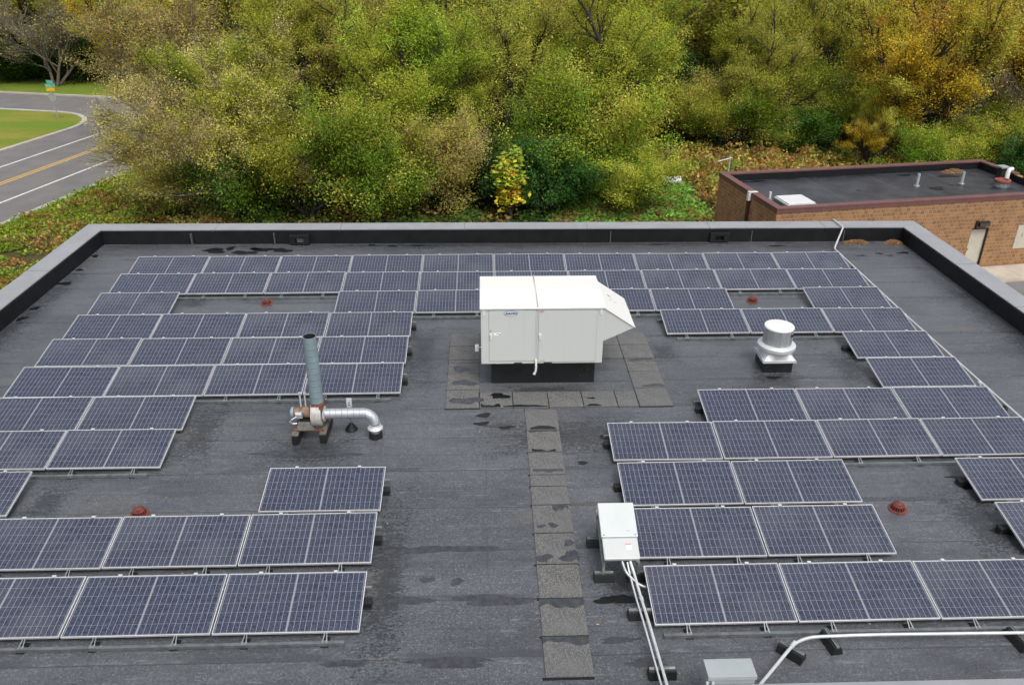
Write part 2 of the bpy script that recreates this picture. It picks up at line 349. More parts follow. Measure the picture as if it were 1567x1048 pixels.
# main road and the side street that leaves it to the left, as one asphalt sheet
arc = [rd(-6.1-6+6*math.cos(R(q)), 60+6*math.sin(R(q)), .03) for q in range(0, 91, 10)]
road_poly = [rd(6.1, -60, .03), rd(6.1, 73, .03), rd(-120, 73, .03), rd(-120, 66, .03)]+arc[::-1]+[rd(-6.1, -60, .03)]
tag(sheet(road_poly).build('road', M['asphalt']), kind='structure')
def strip(pts, wd, z0, z1):
    m = MB(); P = [Vector(p) for p in pts]; Ls, Rs = [], []
    for i, p in enumerate(P):
        d = (P[min(i+1, len(P)-1)]-P[max(i-1, 0)]).normalized(); nn = Vector((-d.y, d.x, 0))
        Ls.append(p+nn*wd/2); Rs.append(p-nn*wd/2)
    k = len(P); vs = []
    for z in (z0, z1): vs += [(p.x, p.y, z) for p in Ls]+[(p.x, p.y, z) for p in Rs]
    fs = []
    for i in range(k-1):
        fs += [(2*k+i, 2*k+i+1, 3*k+i+1, 3*k+i), (i, i+1, 2*k+i+1, 2*k+i), (k+i, 3*k+i, 3*k+i+1, k+i+1)]
    return m.add(vs, fs)
kerbs = MB()
for pts in ([rd(6.3, -60, 0), rd(6.3, 73.2, 0)], [rd(-120, 73.2, 0), rd(6.3, 73.2, 0)], [rd(-6.3, -60, 0), rd(-6.3, 60, 0)]+[rd(-6.1-6+5.8*math.cos(R(q)), 60+5.8*math.sin(R(q)), 0) for q in range(10, 91, 10)]+[rd(-120, 65.8, 0)]):
    s_ = strip(pts, .42, GZ+.0, GZ+.15); kerbs.add(s_.v, s_.f)
tag(kerbs.build('kerb', M['kerb']), kind='structure')
mk = MB()
for a in (-3.05, 3.05): mk.add(rquad(a-.09, a+.09, -60, 59, .034), [(0, 1, 2, 3)])
tag(mk.build('road_marking', M['white_paint']), kind='structure')
mk = MB()
for a in (-.16, .16): mk.add(rquad(a-.11, a+.11, -60, 59, .034), [(0, 1, 2, 3)])
tag(mk.build('centre_marking', M['yellow_paint']), kind='structure')
lawn = [rd(-6.45, -60, .10), rd(-6.45, 60, .10)]+[rd(-12.1+5.62*math.cos(R(q)), 60+5.62*math.sin(R(q)), .10) for q in range(10, 91, 10)]+[rd(-120, 65.6, .10), rd(-120, -60, .10)]
tag(sheet(lawn).build('lawn', M['lawn']), kind='structure')
tag(sheet([rd(-120, 73.4, .10), rd(-1, 73.4, .10), rd(-1, 81, .10), rd(-120, 81, .10)]).build('far_verge', M['lawn']), kind='structure')
tag(sheet([(p[0], p[1], GZ+.13) for p in blob(-45.6, 70.2, 2.6, 1.7, 0, 5)]).build('bare_soil', M['clay']), kind='structure')

# ------------------------------------------------------------------ our building
FL, FR, NR, NL = Vector((-11.58, 24.40, 0)), Vector((13.03, 24.26, 0)), Vector((12.98, 7.12, 0)), Vector((-11.63, 7.20, 0))
bld = thing('office_building', 'flat roofed dark building carrying the solar array, with grey metal parapet coping', 'building')
roof = sheet([FL, FR, NR, NL]).build('roof', M['roof'], bld)
ring = [FL, FR, NR, NL]
ctr = sum(ring, Vector())/4
def outset(d):
    out = []
    for p in ring: out.append(Vector((p.x+math.copysign(d, p.x-ctr.x), p.y+math.copysign(d, p.y-ctr.y), p.z)))
    return out
def ringwall(d0, d1, z0, z1):
    a, b = outset(d0), outset(d1); vs = []
    for pts in (a, b):
        for z in (z0, z1): vs += [(p.x, p.y, z) for p in pts]
    fs = []
    for i in range(4):
        j = (i+1) % 4
        fs += [(i, j, 4+j, 4+i), (8+i, 12+i, 12+j, 8+j), (4+i, 4+j, 12+j, 12+i), (i, 8+i, 8+j, j)]
    return MB().add(vs, fs)
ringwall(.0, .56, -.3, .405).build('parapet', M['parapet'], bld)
cop = ringwall(-.028, .63, .425, .452).build('coping', M['coping'], bld)
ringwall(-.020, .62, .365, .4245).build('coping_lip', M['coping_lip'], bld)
for x in (-8.2, -4.4, -.6, 3.2, 7.0, 10.6): MB().box((x, 24.2, .4525), (x+.012, 25.02, .4545)).build('coping_joint', M['seam'], cop)
for y in (9.5, 12.4, 15.3, 18.2, 21.1):
    MB().box((-12.24, y, .4525), (-11.57, y+.012, .4545)).build('coping_joint', M['seam'], cop); MB().box((12.97, y, .4525), (13.64, y+.012, .4545)).build('coping_joint', M['seam'], cop)
vs_ = MB()
for x in (-8.9, -6.4, 3.9, 8.3, 11.2): vs_.box((x, 24.27, .0), (x+.02, 24.42, .36))
vs_.build('membrane_lap', M['seam'], bld)
ringwall(.57, .60, GZ, .36).build('outer_wall', M['outer'], bld)
fil = MB()
a_, b_ = outset(-.05), outset(-.001)
for i in range(4):
    j = (i+1) % 4
    fil.add([a_[i]+Vector((0, 0, .006)), a_[j]+Vector((0, 0, .006)), b_[j]+Vector((0, 0, .03)), b_[i]+Vector((0, 0, .03))], [(0, 1, 2, 3)])
fil.build('base_flashing', simple('flashing_bead', (.20, .20, .205), .6, 0, .5, 14.), bld)
for x in (-5.62, 7.30):
    s_ = thing('overflow_scupper', None, None); s_.parent = bld
    for k in ('label', 'category'):
        if k in s_: del s_[k]
    bm_ = MB(); y1 = 24.33
    bm_.box((x-.30, y1-.13, .03), (x-.13, y1+.06, .32)).box((x+.13, y1-.13, .03), (x+.30, y1+.06, .32)).box((x-.13, y1-.13, .22), (x+.13, y1+.06, .32)).box((x-.13, y1-.13, .03), (x+.13, y1+.06, .07))
    bm_.build('scupper_box', M['curb'], s_, .008)
    g_ = MB().box((x-.10, y1+.0, .075), (x+.12, y1+.012, .205)); g_.build('scupper_opening', M['pvc'], s_)
    h_ = MB().box((x-.09, y1-.006, .15), (x+.11, y1-.002, .165)).box((x-.09, y1-.006, .11), (x+.11, y1-.002, .122)); h_.build('scupper_grille', M['black_and_shade'], s_)
# standing water and damp marks in the membrane
WET = [(-.04, 14.2, .16, .07), (-.08, 13.89, .13, .08), (.40, 13.74, .16, .06), (1.89, 9.06, .28, .10), (6.26, 15.60, .14, .07), (-8.08, 23.80, .35, .20), (-7.66, 23.98, .14, .13), (-7.15, 23.60, .33, .17), (-6.65, 23.85, .29, .17), (-6.07, 23.78, .27, .18), (-3.41, 24.2, .16, .06), (-2.80, 24.1, .14, .06), (-2.01, 24.12, .20, .06), (-11.40, 21.30, .16, .14), (-11.42, 19.65, .10, .12), (-11.45, 19.03, .11, .12), (-11.44, 22.31, .09, .10), (-11.45, 23.41, .10, .11), (11.28, 23.02, .12, .06), (11.89, 23.18, .13, .06), (12.15, 23.0, .10, .05), (12.65, 23.22, .16, .10), (2.27, 13.39, .10, .06), (8.42, 11.60, .14, .06), (8.26, 10.42, .10, .06), (8.40, 11.89, .18, .05), (1.76, 12.51, .11, .05), (8.60, 9.95, .16, .05), (2.0, 10.05, .12, .08), (-9.3, 12.2, .2, .05), (-6.9, 23.95, .2, .09), (9.0, 23.9, .25, .05), (5.4, 24.1, .3, .05)]
for i, q in enumerate(WET): sheet(blob(*q, .003, i)).build('wet_patch', M['water_and_shade'], roof)
DAMP = [(-.75, 10.22, .85, .09), (.1, 9.10, .62, .10), (-1.3, 9.12, .5, .08), (2.37, 8.82, .25, .06), (7.01, 12.54, .24, .06), (-7.63, 20.50, .17, .10), (-.5, 7.98, .62, .08), (-1.9, 8.0, .25, .07), (.25, 13.80, .24, .08), (1.75, 13.75, .10, .06), (-6.6, 12.75, .5, .10), (1.8, 8.3, .3, .05), (-3.3, 12.95, .9, .12), (6.45, 15.55, .45, .12), (-.9, 9.55, .1, .07), (-.45, 9.5, .1, .07), (2.1, 7.9, .3, .06)]
for i, q in enumerate(DAMP): sheet(blob(*q, .0022, 100+i)).build('damp_patch', M['damp'], roof)
lt = MB(); rg = random.Random(9)
for i in range(90):
    x, y = rg.uniform(-11, 12.5), rg.uniform(7.4, 24); a = rg.uniform(0, 6.28); L_ = rg.uniform(.012, .03)
    lt.add([(x-L_*math.cos(a), y-L_*math.sin(a), .006), (x+L_*.5*math.sin(a), y-L_*.5*math.cos(a), .012), (x+L_*math.cos(a), y+L_*math.sin(a), .006), (x-L_*.5*math.sin(a), y+L_*.5*math.cos(a), .01)], [(0, 1, 2, 3)])
tag(lt.build('leaf_litter', simple('pale_leaf_scraps', (.42, .34, .2), .8)), 'scattered pale leaf scraps on the dark roof membrane', 'leaf litter', kind='stuff')

# ------------------------------------------------------------------ solar panels
GX0, PX, PY, YN1, TILT, PL, PW, ZN = -9.8244, 2.02, 1.3118, 21.5656, .1765, 1.996, 1.0, .12
TM = Matrix.Translation((0, 0, ZN)) @ Matrix.Rotation(TILT, 4, 'X')
FRW = .011
fm = MB()
fm.box((0, 0, -.035), (PL, FRW, 0), TM).box((0, PW-FRW, -.035), (PL, PW, 0), TM).box((0, FRW, -.035), (FRW, PW-FRW, 0), TM).box((PL-FRW, FRW, -.035), (PL, PW-FRW, 0), TM)
panel = thing('solar_panel', 'x', 'solar panel', (0, 0, 0), 0, 'solar panels on the flat roof')
fm.build('frame', M['frame'], panel, .002)
cells = sheet([TM @ Vector(p) for p in ((FRW, FRW, -.004), (PL-FRW, FRW, -.004), (PL-FRW, PW-FRW, -.004), (FRW, PW-FRW, -.004))]).build('cell_face', M['cell'], panel)
ul = cells.data.uv_layers.new(name='UVMap')
for li, q in zip(cells.data.polygons[0].loop_indices, range(4)):
    vi = cells.data.loops[li].vertex_index; ul.data[li].uv = ((0, 0), (1, 0), (1, 1), (0, 1))[vi]
sheet([TM @ Vector(p) for p in ((FRW, FRW, -.012), (FRW, PW-FRW, -.012), (PL-FRW, PW-FRW, -.012), (PL-FRW, FRW, -.012))]).build('back_sheet', M['black_and_shade'], panel)
for cx in (.46, 1.54):
    MB().box((cx-.028, PW-.016, .001), (cx+.028, PW+.022, .013), TM).build('clamp', M['bright'], panel)
    br_ = MB()
    for s_ in (-1, 1):
        br_.prism([(cx+s_*.014-.007, .0, ZN-.02), (cx+s_*.014+.007, .0, ZN-.02), (cx+s_*.026+.007, -.120, .058), (cx+s_*.026-.007, -.120, .058)], (0, .004, .006))
    br_.box((cx-.04, -.145, .0565), (cx+.04, -.095, .061)).tube([(cx, -.128, .06), (cx, -.128, .078)], .008, 6)
    br_.build('bracket', M['steel'], panel)
    MB().box((cx-.055, -.17, .0025), (cx+.055, .02, .0058)).build('edge_shade_sheet', M['black'], panel)  # thin black sheet added for the dark shade beneath the panel edge
    MB().box((cx-.02, .90, .04), (cx+.02, .94, .235)).build('rear_leg', M['steel'], panel)
RUNS = [(1, [(0, 10)]), (2, [(0, 10)]), (3, [(0, 1), (3, 8), (9, 10)]), (4, [(0, 4), (7, 10)]), (5, [(0, 4), (9, 10)]), (6, [(0, 4), (9, 10)]), (7, [(0, 2), (7, 10)]), (8, [(0, 2), (6, 10)]), (9, [(0, 1), (3, 4), (6, 8), (9, 10)]), (10, [(1, 4), (6, 8), (9, 10)]), (11, [(1, 4), (6, 9)])]
ORD = ['first', 'second', 'third', 'fourth', 'fifth', 'sixth', 'seventh', 'eighth', 'ninth', 'tenth', 'eleventh']
ROWN = {1: 'row nearest the far parapet', 11: 'front row'}
for r in range(2, 11): ROWN[r] = ORD[r-1]+' row from far parapet'
DY = {4: -.03, 5: -.045, 6: -.07, 7: -.06, 8: .03, 9: .02, 10: .05, 11: .0}
first = True
SPECIAL = {(9, 3): 'lone solar panel between the blower and the seventh of its column neighbours', }
for r, runs in RUNS:
    ks = [k for a, b in runs for k in range(a, b)]
    left = [k for k in ks if k < 5]; right = [k for k in ks if k >= 5][::-1]
    yn = YN1-(r-1)*PY+DY.get(r, 0)
    for k in ks:
        o = panel if first else copy_tree(panel); first = False
        o.location = (GX0+PX*k+.012, yn, 0); o.rotation_euler = (R(.3*math.sin(k*7.3+r*3.1)), R(.22*math.sin(k*5.1+r*9.7)), 0)
        if r == 3 and k == 5: lb = 'solar panel mostly hidden behind the white rooftop unit, third row from far parapet'
        elif r == 9 and k == 3: lb = 'lone solar panel in front of the blower duct, bare roof on both sides'
        elif r in (3, 5, 6, 9, 10) and k == 9: lb = 'single solar panel past the gap at right in the %s' % ROWN[r]
        elif r == 3 and k == 0: lb = 'single solar panel left of the drain gap in the %s' % ROWN[r]
        elif k < 5: lb = '%s solar panel from the left in the %s' % (ORD[left.index(k)], ROWN[r])
        else: lb = '%s solar panel from the right in the %s' % (ORD[right.index(k)], ROWN[r])
        o['label'] = lb
    for a, b in runs:
        x0, x1 = GX0+PX*a, GX0+PX*b
        nm = 'left run of panels' if a < 5 and b <= 5 else 'right run of panels'
        if b-a >= 9: nm = 'full-width run'
        if r == 3 and a == 0: nm = 'single left panel'
        if r == 3 and a == 3: nm = 'middle run of panels'
        if r == 9 and a == 3: nm = 'lone panel before the blower'
        if r == 9 and a == 0: nm = 'leftmost panel'
        if a == 9: nm = 'single right panel'
        lo = x0+.22 if (a not in (6,)) else x0+.12
        rm = MB().box((lo, yn-.150, .006), (x1-.2, yn-.100, .016)).box((lo, yn-.150, .016), (x1-.2, yn-.143, .056)).box((lo, yn-.107, .016), (x1-.2, yn-.100, .056)).box((lo, yn-.143, .050), (x1-.2, yn-.107, .056))
        tag(rm.build('mounting_rail', M['rail']), 'grey rail under near edge of %s, %s' % (nm, ROWN[r]), 'mounting rail', 'steel rails under the solar panels')
        if (r, a) in ((4, 0), (5, 0), (6, 0), (9, 3), (10, 1), (11, 1), (4, 7), (7, 7), (8, 6)):
            e0 = x0-(.10 if a >= 6 else -.3); e1 = x1+(.10 if a < 6 else -.3)
            e0 += .05 if a >= 6 else 0; e1 -= .05 if a < 6 else 0
            rm = MB().box((e0, yn+.90, .008), (e1, yn+.908, .055)).box((e0, yn+.932, .008), (e1, yn+.94, .055)).box((e0, yn+.908, .008), (e1, yn+.932, .014)).box((e0, yn+.908, .049), (e1, yn+.932, .055))
            tag(rm.build('mounting_rail', M['steel']), 'grey rail end under far edge of %s, %s' % (nm.replace('lone panel before the blower', 'lone panel'), ROWN[r]), 'mounting rail', 'steel rails under the solar panels')
BAL = [(4, 4, 1, 'right end of the fourth row, left of the white rooftop unit'), (5, 4, 1, 'right end of the fifth row, left half of the roof'), (6, 4, 1, 'right end of the sixth row beside the blower stack'), (9, 4, 1, 'right side of the lone panel before the blower'), (10, 4, 1, 'right end of tenth row, left of the walkway'), (11, 4, 1, 'right end of the front row, left of the walkway'), (8, 6, -1, 'left end of the eighth row, right of the walkway'), (9, 6, -1, 'left end of the ninth row, right of the walkway'), (5, 9, -1, 'left side of the single fifth-row panel at right'), (9, 9, -1, 'left side of the single ninth-row panel at right'), (10, 9, -1, 'left side of the single tenth-row panel at right'), (7, 7, -1, 'left end of the seventh row, before the exhaust fan')]
for r, k, sgn, lb in BAL:
    yn = YN1-(r-1)*PY+DY.get(r, 0); x = GX0+PX*k+sgn*.02
    pa, pb = (x-.22, x+.07) if sgn > 0 else (x-.07, x+.22)
    m_ = MB().prism([(pa, yn+.52, .004), (pb, yn+.52, .004), (pb, yn+.67, .004), (pa, yn+.67, .004)], (0, 0, .015)).box((x-.21 if sgn > 0 else x-.065, yn+.53, .019), (x+.065 if sgn > 0 else x+.21, yn+.66, .10))
    tag(m_.build('ballast_block', M['black'], None, .006), 'black ballast block, '+lb, 'ballast block', 'black ballast blocks under the panels')

# ------------------------------------------------------------------ walkway pads
def pad(x0, y0, x1, y1, lb):
    rgp = random.Random(int(x0*100+y0*37)); j = rgp.uniform(-.006, .006)
    o = MB().box((-(x1-x0)/2+.008, -(y1-y0)/2+.012, 0), ((x1-x0)/2-.008, (y1-y0)/2-.012, .018)).build('walkway_pad', M['pad'], None, .003, loc=((x0+x1)/2, (y0+y1)/2, .001))
    o.rotation_euler = (0, 0, j)
    return tag(o, lb, 'walkway pad', 'rubber walkway pads on the roof')
cy_ = [14.38, 13.61, 12.85, 12.14, 11.80, 11.28, 10.55, 9.82, 9.10, 8.38, 7.67]
for i in range(10):
    sh = -.05*i/10
    pad(.78+sh, cy_[i+1], 1.43+sh, cy_[i], '%s rubber pad of the long walkway strip, counted from the white rooftop unit' % ORD[i] if i < 9 else 'last grey rubber pad of the long walkway strip, nearest the camera')
sy = [17.9, 17.24, 16.56, 16.42, 15.93, 15.20, 14.45]
for i in range(6):
    pad(-.82, sy[i+1], -.13, sy[i], '%s rubber pad from the back, in the strip left of the white rooftop unit' % ORD[i])
    pad(3.14, sy[i+1], 3.83, sy[i], '%s rubber pad from the back, in the strip right of the white rooftop unit' % ORD[i])
fx = [-.125, .56, 1.29, 2.0, 2.70, 3.135]
for i in range(5): pad(fx[i], 14.45, fx[i+1], 15.10, '%s rubber pad from the left, directly before the white rooftop unit' % ORD[i])
for y0, y1, lb in ((17.24, 17.9, 'farthest'), (16.56, 17.24, 'second farthest')): pad(2.46, y0, 3.13, y1, '%s rubber pad under the slanted intake hood' % lb)
def gap(lo, hi): MB().box(lo, hi).build('pad_gap_shade', M['water_and_shade'], roof)  # dark strips paint the shade into the joints between pads
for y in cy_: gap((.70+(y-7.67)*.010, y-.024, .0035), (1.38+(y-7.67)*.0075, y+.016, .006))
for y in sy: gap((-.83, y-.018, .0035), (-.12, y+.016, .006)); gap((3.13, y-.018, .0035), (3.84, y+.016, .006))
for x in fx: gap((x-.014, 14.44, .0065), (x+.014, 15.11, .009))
def wavy(x0, x1, ya, yb, amp, seed, n=22):
    rg = random.Random(seed); p = [rg.uniform(0, 6.28) for _ in range(3)]
    lowr = [(x0+(x1-x0)*k/n, yb+amp*(math.sin(3.1*k/n*2+p[0])+.5*math.sin(7*k/n*2+p[1])+.25*math.sin(17*k/n+p[2])), .0195) for k in range(n+1)]
    return [(x0, ya, .0195), (x1, ya, .0195)]+lowr[::-1]
PWB = [(.75, 1.39, 9.085, 8.93, .035, 1), (.74, 1.375, 8.362, 8.25, .04, 2), (.83, 1.39, 12.31, 12.23, .02, 3), (.86, 1.36, 13.63, 13.74, -.03, 4), (.85, 1.30, 12.865, 12.93, -.03, 5), (-.10, .30, 14.48, 14.58, -.03, 6), (.36, 1.26, 14.48, 14.55, -.02, 7), (2.04, 2.35, 14.48, 14.55, -.025, 8), (1.1, 1.37, 11.26, 11.14, .04, 9), (.83, 1.37, 13.58, 13.55, .012, 10)]
for i, q in enumerate(PWB): sheet(wavy(*q)).build('wet_patch', M['damp'] if i in (0, 1, 2, 8) else M['water_and_shade'], roof)
PW_ = [(.30, 14.93, .22, .10), (2.19, 14.8, .08, .04), (1.29, 9.99, .15, .12), (.88, 9.96, .12, .09), (3.5, 16.5, .25, .07), (3.6, 15.3, .2, .08), (-.45, 15.5, .25, .13), (-.5, 16.1, .25, .12), (-.4, 14.75, .3, .15), (.88, 10.72, .07, .05), (1.08, 10.74, .08, .06), (1.3, 10.3, .1, .06)]
for i, q in enumerate(PW_): sheet(blob(*q, .0195, 300+i)).build('wet_patch', M['damp'] if i > 1 else M['water_and_shade'], roof)

# ------------------------------------------------------------------ white rooftop unit
hv = thing('rooftop_unit', 'large white rooftop air handling unit with slanted intake hood on a black curb', 'air handler', (1.17, 16.2, 0))
def L(o): o.location = (-1.17, -16.2, 0); return o
X0, X1, Y0, Y1, Z0, Z1 = -.08, 2.44, 15.28, 16.98, .585, 1.86
L(MB().box((.13, 15.50, 0), (2.33, 16.9, Z0-.002)).build('curb', M['curb'], hv, .01))
sc_ = MB(); rg = random.Random(4)
for i in range(14):
    x, z = 1.98+rg.uniform(0, .22), rg.uniform(.12, .5); q = rg.uniform(.01, .03)
    sc_.box((x, 15.494, z), (x+q, 15.4985, z+.006)) if i % 2 else sc_.box((x, 15.494, z), (x+.006, 15.4985, z+q*1.6))
L(sc_.build('chalk_mark', M['chalk'], hv))
L(MB().box((X0, Y0, Z0), (X1, Y1, Z1-.03)).build('cabinet', M['white_panel'], hv, .012))
top = L(MB().prism([(X0-.02, Y0-.025, Z1-.03), (X0-.02, Y1+.02, Z1-.03), (X0-.02, Y1+.02, Z1-.005), (X0-.02, (Y0+Y1)/2, Z1+.03), (X0-.02, Y0-.025, Z1)], (X1-X0+.04, 0, 0)).build('top_cover', M['white'], hv, .006))
MB().box((1.075, Y0-.0, Z1+.003), (1.085, Y1, Z1+.034)).build('cover_seam', M['grey_line'], top)
dl = L(MB().box((X0+.17, Y0-.010, Z0+.07), (1.03, Y0+.004, Z1-.06)).build('access_door', M['white_panel'], hv, .004))
dr = L(MB().box((1.10, Y0-.010, Z0+.04), (X1-.15, Y0+.004, Z1-.06)).build('access_door', M['white_panel'], hv, .004))
for dd_, (a0, a1, z0, z1) in ((dl, (X0+.165, 1.035, Z0+.065, Z1-.055)), (dr, (1.095, X1-.145, Z0+.035, Z1-.055))):
    MB().box((a0-.004, Y0-.003, z0-.004), (a1+.004, Y0-.0002, z0)).box((a0-.004, Y0-.003, z1), (a1+.004, Y0-.0002, z1+.004)).box((a0-.004, Y0-.003, z0), (a0, Y0-.0002, z1)).box((a1, Y0-.003, z0), (a1+.004, Y0-.0002, z1)).build('door_gasket', M['grey_line'], dd_)
gj = MB().box((1.061, Y0-.004, Z0+.02), (1.068, Y0+.002, Z1-.04)); L(gj.build('door_joint', M['grey_line'], hv))
def handle(x, z, par):
    h = MB().box((x-.018, Y0-.034, z-.06), (x+.018, Y0-.012, z+.05)).box((x-.03, Y0-.020, z+.0), (x+.03, Y0-.0105, z+.07)); h.build('handle', M['white'], par, .005)
handle(.12, 1.23, dl); handle(1.13, 1.22, dr)
st_ = MB().box((.18, Y0-.0125, 1.25), (.33, Y0-.0105, 1.31)); st_.build('sticker', M['sticker'], dl)
MB().box((.24, Y0-.0142, 1.285), (.28, Y0-.0126, 1.297)).box((.29, Y0-.0142, 1.262), (.325, Y0-.0126, 1.280)).box((.115, Y0-.0142, 1.33), (.127, Y0-.0106, 1.365)).build('mark', M['dark'], dl)
for x in (-.04, X1-.10):
    L(MB().box((x, Y0-.012, 1.69), (x+.05, Y0+.002, 1.80)).build('hinge', M['white'], hv, .005))
ov = MB(); c0 = (.53, 1.735)
def ell(a, b, y, n=40): return [(c0[0]+a*math.cos(6.2832*i/n), y, c0[1]+b*math.sin(6.2832*i/n)) for i in range(n)]
lp = L(MB().prism(ell(.145, .062, Y0-.0115), (0, .002, 0)).build('logo_plate', M['blue'], hv))
MB().prism(ell(.137, .055, Y0-.0125), (0, .0009, 0)).build('logo_field', M['pale_blue'], lp)
tm = text_mesh('AAON', .084, .2, .004); tm.materials.append(M['blue'])
to = bpy.data.objects.new('logo_lettering', tm); COL.objects.link(to); to.parent = lp; to.rotation_euler = (R(90), 0, 0); to.location = (.53, Y0-.0135, 1.735); to.scale = (.93, .72, 1)
MB().box((1.115, Y0-.0135, 1.775), (1.20, Y0-.0105, 1.79)).box((1.13, Y0-.0135, 1.757), (1.17, Y0-.0105, 1.763)).build('sticker', M['redp'], dr)
MB().box((1.83, Y0-.0135, 1.778), (1.94, Y0-.0105, 1.793)).build('sticker', M['pale_blue'], dr)
MB().box((1.15, Y0-.0135, .655), (1.25, Y0-.0105, .668)).build('sticker', M['yel'], dr)
for x in (.60, 1.22): L(MB().box((x, Y0-.014, Z0+.001), (x+.17, Y0+.01, Z0+.03)).build('fork_slot', M['black_and_shade'], hv))
L(MB().tube([(1.05, Y0-.02, .70), (1.055, Y0-.045, .66), (1.06, Y0-.05, .52), (1.05, Y0-.05, .42), (1.02, Y0-.05, .36)], [.022, .024, .024, .024, .030], 10).build('condensate_pipe', M['white'], hv, 0, True))
L(MB().box((-.21, 15.55, .74), (-.13, 15.66, .86)).tube([(-.14, 15.6, .82), (X0, 15.6, .82)], .012, 6).build('disconnect_switch', M['white'], hv, .006))
HY0, HY1 = 15.40, 16.86
hood = L(MB().prism([(X1-.005, HY0, 1.80), (X1+.64, HY0, 1.36), (X1+.64, HY0, 1.33), (X1-.005, HY0, 1.02)], (0, HY1-HY0, 0)).build('intake_hood', M['white_panel'], hv, .006))
sl_ = (1.36-1.80)/.645
MB().prism([(X1-.0, HY0-.02, 1.803), (X1+.67, HY0-.02, 1.803+sl_*.67), (X1+.67, HY0-.02, 1.79+sl_*.67), (X1-.0, HY0-.02, 1.79)], (0, HY1-HY0+.04, 0)).build('hood_top', M['white'], hood, .003)
sc_ = MB(); rg = random.Random(8)
for i in range(7):
    q = rg.uniform(.15, .36); y = 16.25+rg.uniform(-.14, .14)-(.25-q)*.3; z = 1.8045+sl_*q
    sc_.prism([(X1+q, y, z), (X1+q+.05, y+rg.uniform(-.05, .05), z+sl_*.05), (X1+q+.05, y+.012, z+sl_*.05), (X1+q, y+.012, z)], (0, 0, .0015))
sc_.build('scribble', M['ink'], hood)

# ------------------------------------------------------------------ blower with stack and duct
bl = thing('exhaust_blower', 'rusty motor blower with tall blue grey stack and galvanised elbow duct', 'blower', (-3.2, 13.5, 0))
def B(o): o.location = (3.2, -13.5, 0); return o
for x, y0, y1 in ((-3.57, 13.22, 13.98), (-3.06, 13.26, 14.02)):
    s_ = B(MB().box((x-.065, y0, .004), (x+.065, y1, .19)).build('sleeper', M['black'], bl, .01))
    MB().box((x-.06, y0+.01, .192), (x+.06, y1-.01, .215)).build('sleeper_cap', M['timber'], s_)
B(MB().box((-3.62, 13.36, .217), (-3.02, 13.40, .245)).box((-3.62, 13.72, .217), (-3.02, 13.76, .245)).build('cross_bar', M['rustbar'], bl))
B(MB().prism([(-3.56, 13.34, .247), (-3.22, 13.34, .247), (-3.26, 13.40, .39), (-3.52, 13.40, .39)], (0, .36, 0)).build('pedestal', M['timber'], bl, .008))
B(MB().box((-3.50, 13.42, .392), (-3.27, 13.66, .415)).build('motor_foot', M['dark'], bl))
mo = B(MB().tube([(-3.60, 13.54, .525), (-3.30, 13.54, .525)], .105, 20).build('motor', M['rust'], bl, .012, True))
MB().tube([(-3.67, 13.54, .525), (-3.655, 13.54, .525), (-3.605, 13.54, .525)], [.075, .10, .112], 20).build('end_bell', M['motor_grey'], mo, 0, True)
MB().box((-3.56, 13.40, .47), (-3.43, 13.455, .60)).build('terminal_box', M['motor_grey'], mo, .01)
MB().box((-3.555, 13.394, .555), (-3.445, 13.3985, .60)).build('nameplate', M['sticker'], mo)
B(MB().tube([(-3.52, 13.42, .52), (-3.62, 13.36, .48), (-3.68, 13.40, .40), (-3.64, 13.44, .34), (-3.56, 13.46, .33)], .012, 8).build('cable', M['conduit'], bl, 0, True))
for x in (-3.50, -3.41): B(MB().box((x, 13.62, .60), (x+.025, 13.65, .86)).box((x-.01, 13.62, .85), (x+.04, 13.65, .90)).build('bracket', M['bright'], bl))
def disc(x0, x1, r): return MB().tube([(x0, 13.54, .50), (x1, 13.54, .50)], r, 32)
vo = B(disc(-3.27, -3.08, .235).build('fan_housing', M['cream'], bl, .02, True))
d_ = MB()
for xx in (-3.235, -3.185, -3.12): d_.tube([(xx, 13.54, .50), (xx+.012, 13.54, .50)], .242, 32)
d_.build('housing_rib', M['cream'], vo)
B(MB().box((-3.10, 13.38, .66), (-3.03, 13.66, .76)).box((-3.25, 13.42, .66), (-3.06, 13.66, .765)).build('outlet_collar', M['rustbar'], bl, .006))
B(MB().tube([(-3.06, 13.54, .49), (-3.03, 13.54, .49)], .15, 24).build('inlet_flange', M['cream'], bl, 0, True))
sk = B(MB().lathe([(.122, .765), (.122, 2.12), (.112, 2.12), (.112, 1.6)], (-3.16, 13.54, 0), 32, False, False).build('stack', M['stack'], bl, 0, True))
MB().lathe([(.1117, 2.119), (.1113, 2.0), (.0, 1.99)], (-3.16, 13.54, 0), 32, False, False).build('stack_shade_lining', M['black_and_shade'], sk)  # black lining paints in the shade of the open stack
B(MB().tube([(-3.03, 13.54, .49), (-2.30, 13.54, .49)], .098, 28).build('inlet_duct', M['duct'], bl, 0, True))
el = [(-2.30, 13.54, .49)]+[(-2.30+.20*math.sin(R(q)), 13.54-.06*q/90, .49-.20*(1-math.cos(R(q)))) for q in (15, 30, 45, 60, 75, 90)]
B(MB().tube(el, .098, 28).tube([(-2.315, 13.54, .49), (-2.29, 13.54, .49)], .104, 28).build('elbow', M['duct'], bl, 0, True))
cx, cyy = -2.10, 13.47
B(MB().lathe([(.094, .08), (.094, .29)], (cx, cyy, 0), 28).build('drop_duct', M['duct'], bl, 0, True))
B(MB().lathe([(.099, .262), (.145, .215), (.145, .20), (.099, .195)], (cx, cyy, 0), 28).build('rain_collar', M['bright'], bl, 0, True))
B(MB().lathe([(.107, .268), (.107, .283)], (cx, cyy, 0), 28).build('clamp_band', M['bright'], bl, 0, True))
B(MB().lathe([(.13, .004), (.125, .115), (.096, .12)], (cx, cyy, 0), 24).build('pipe_boot', M['black'], bl, 0, True))
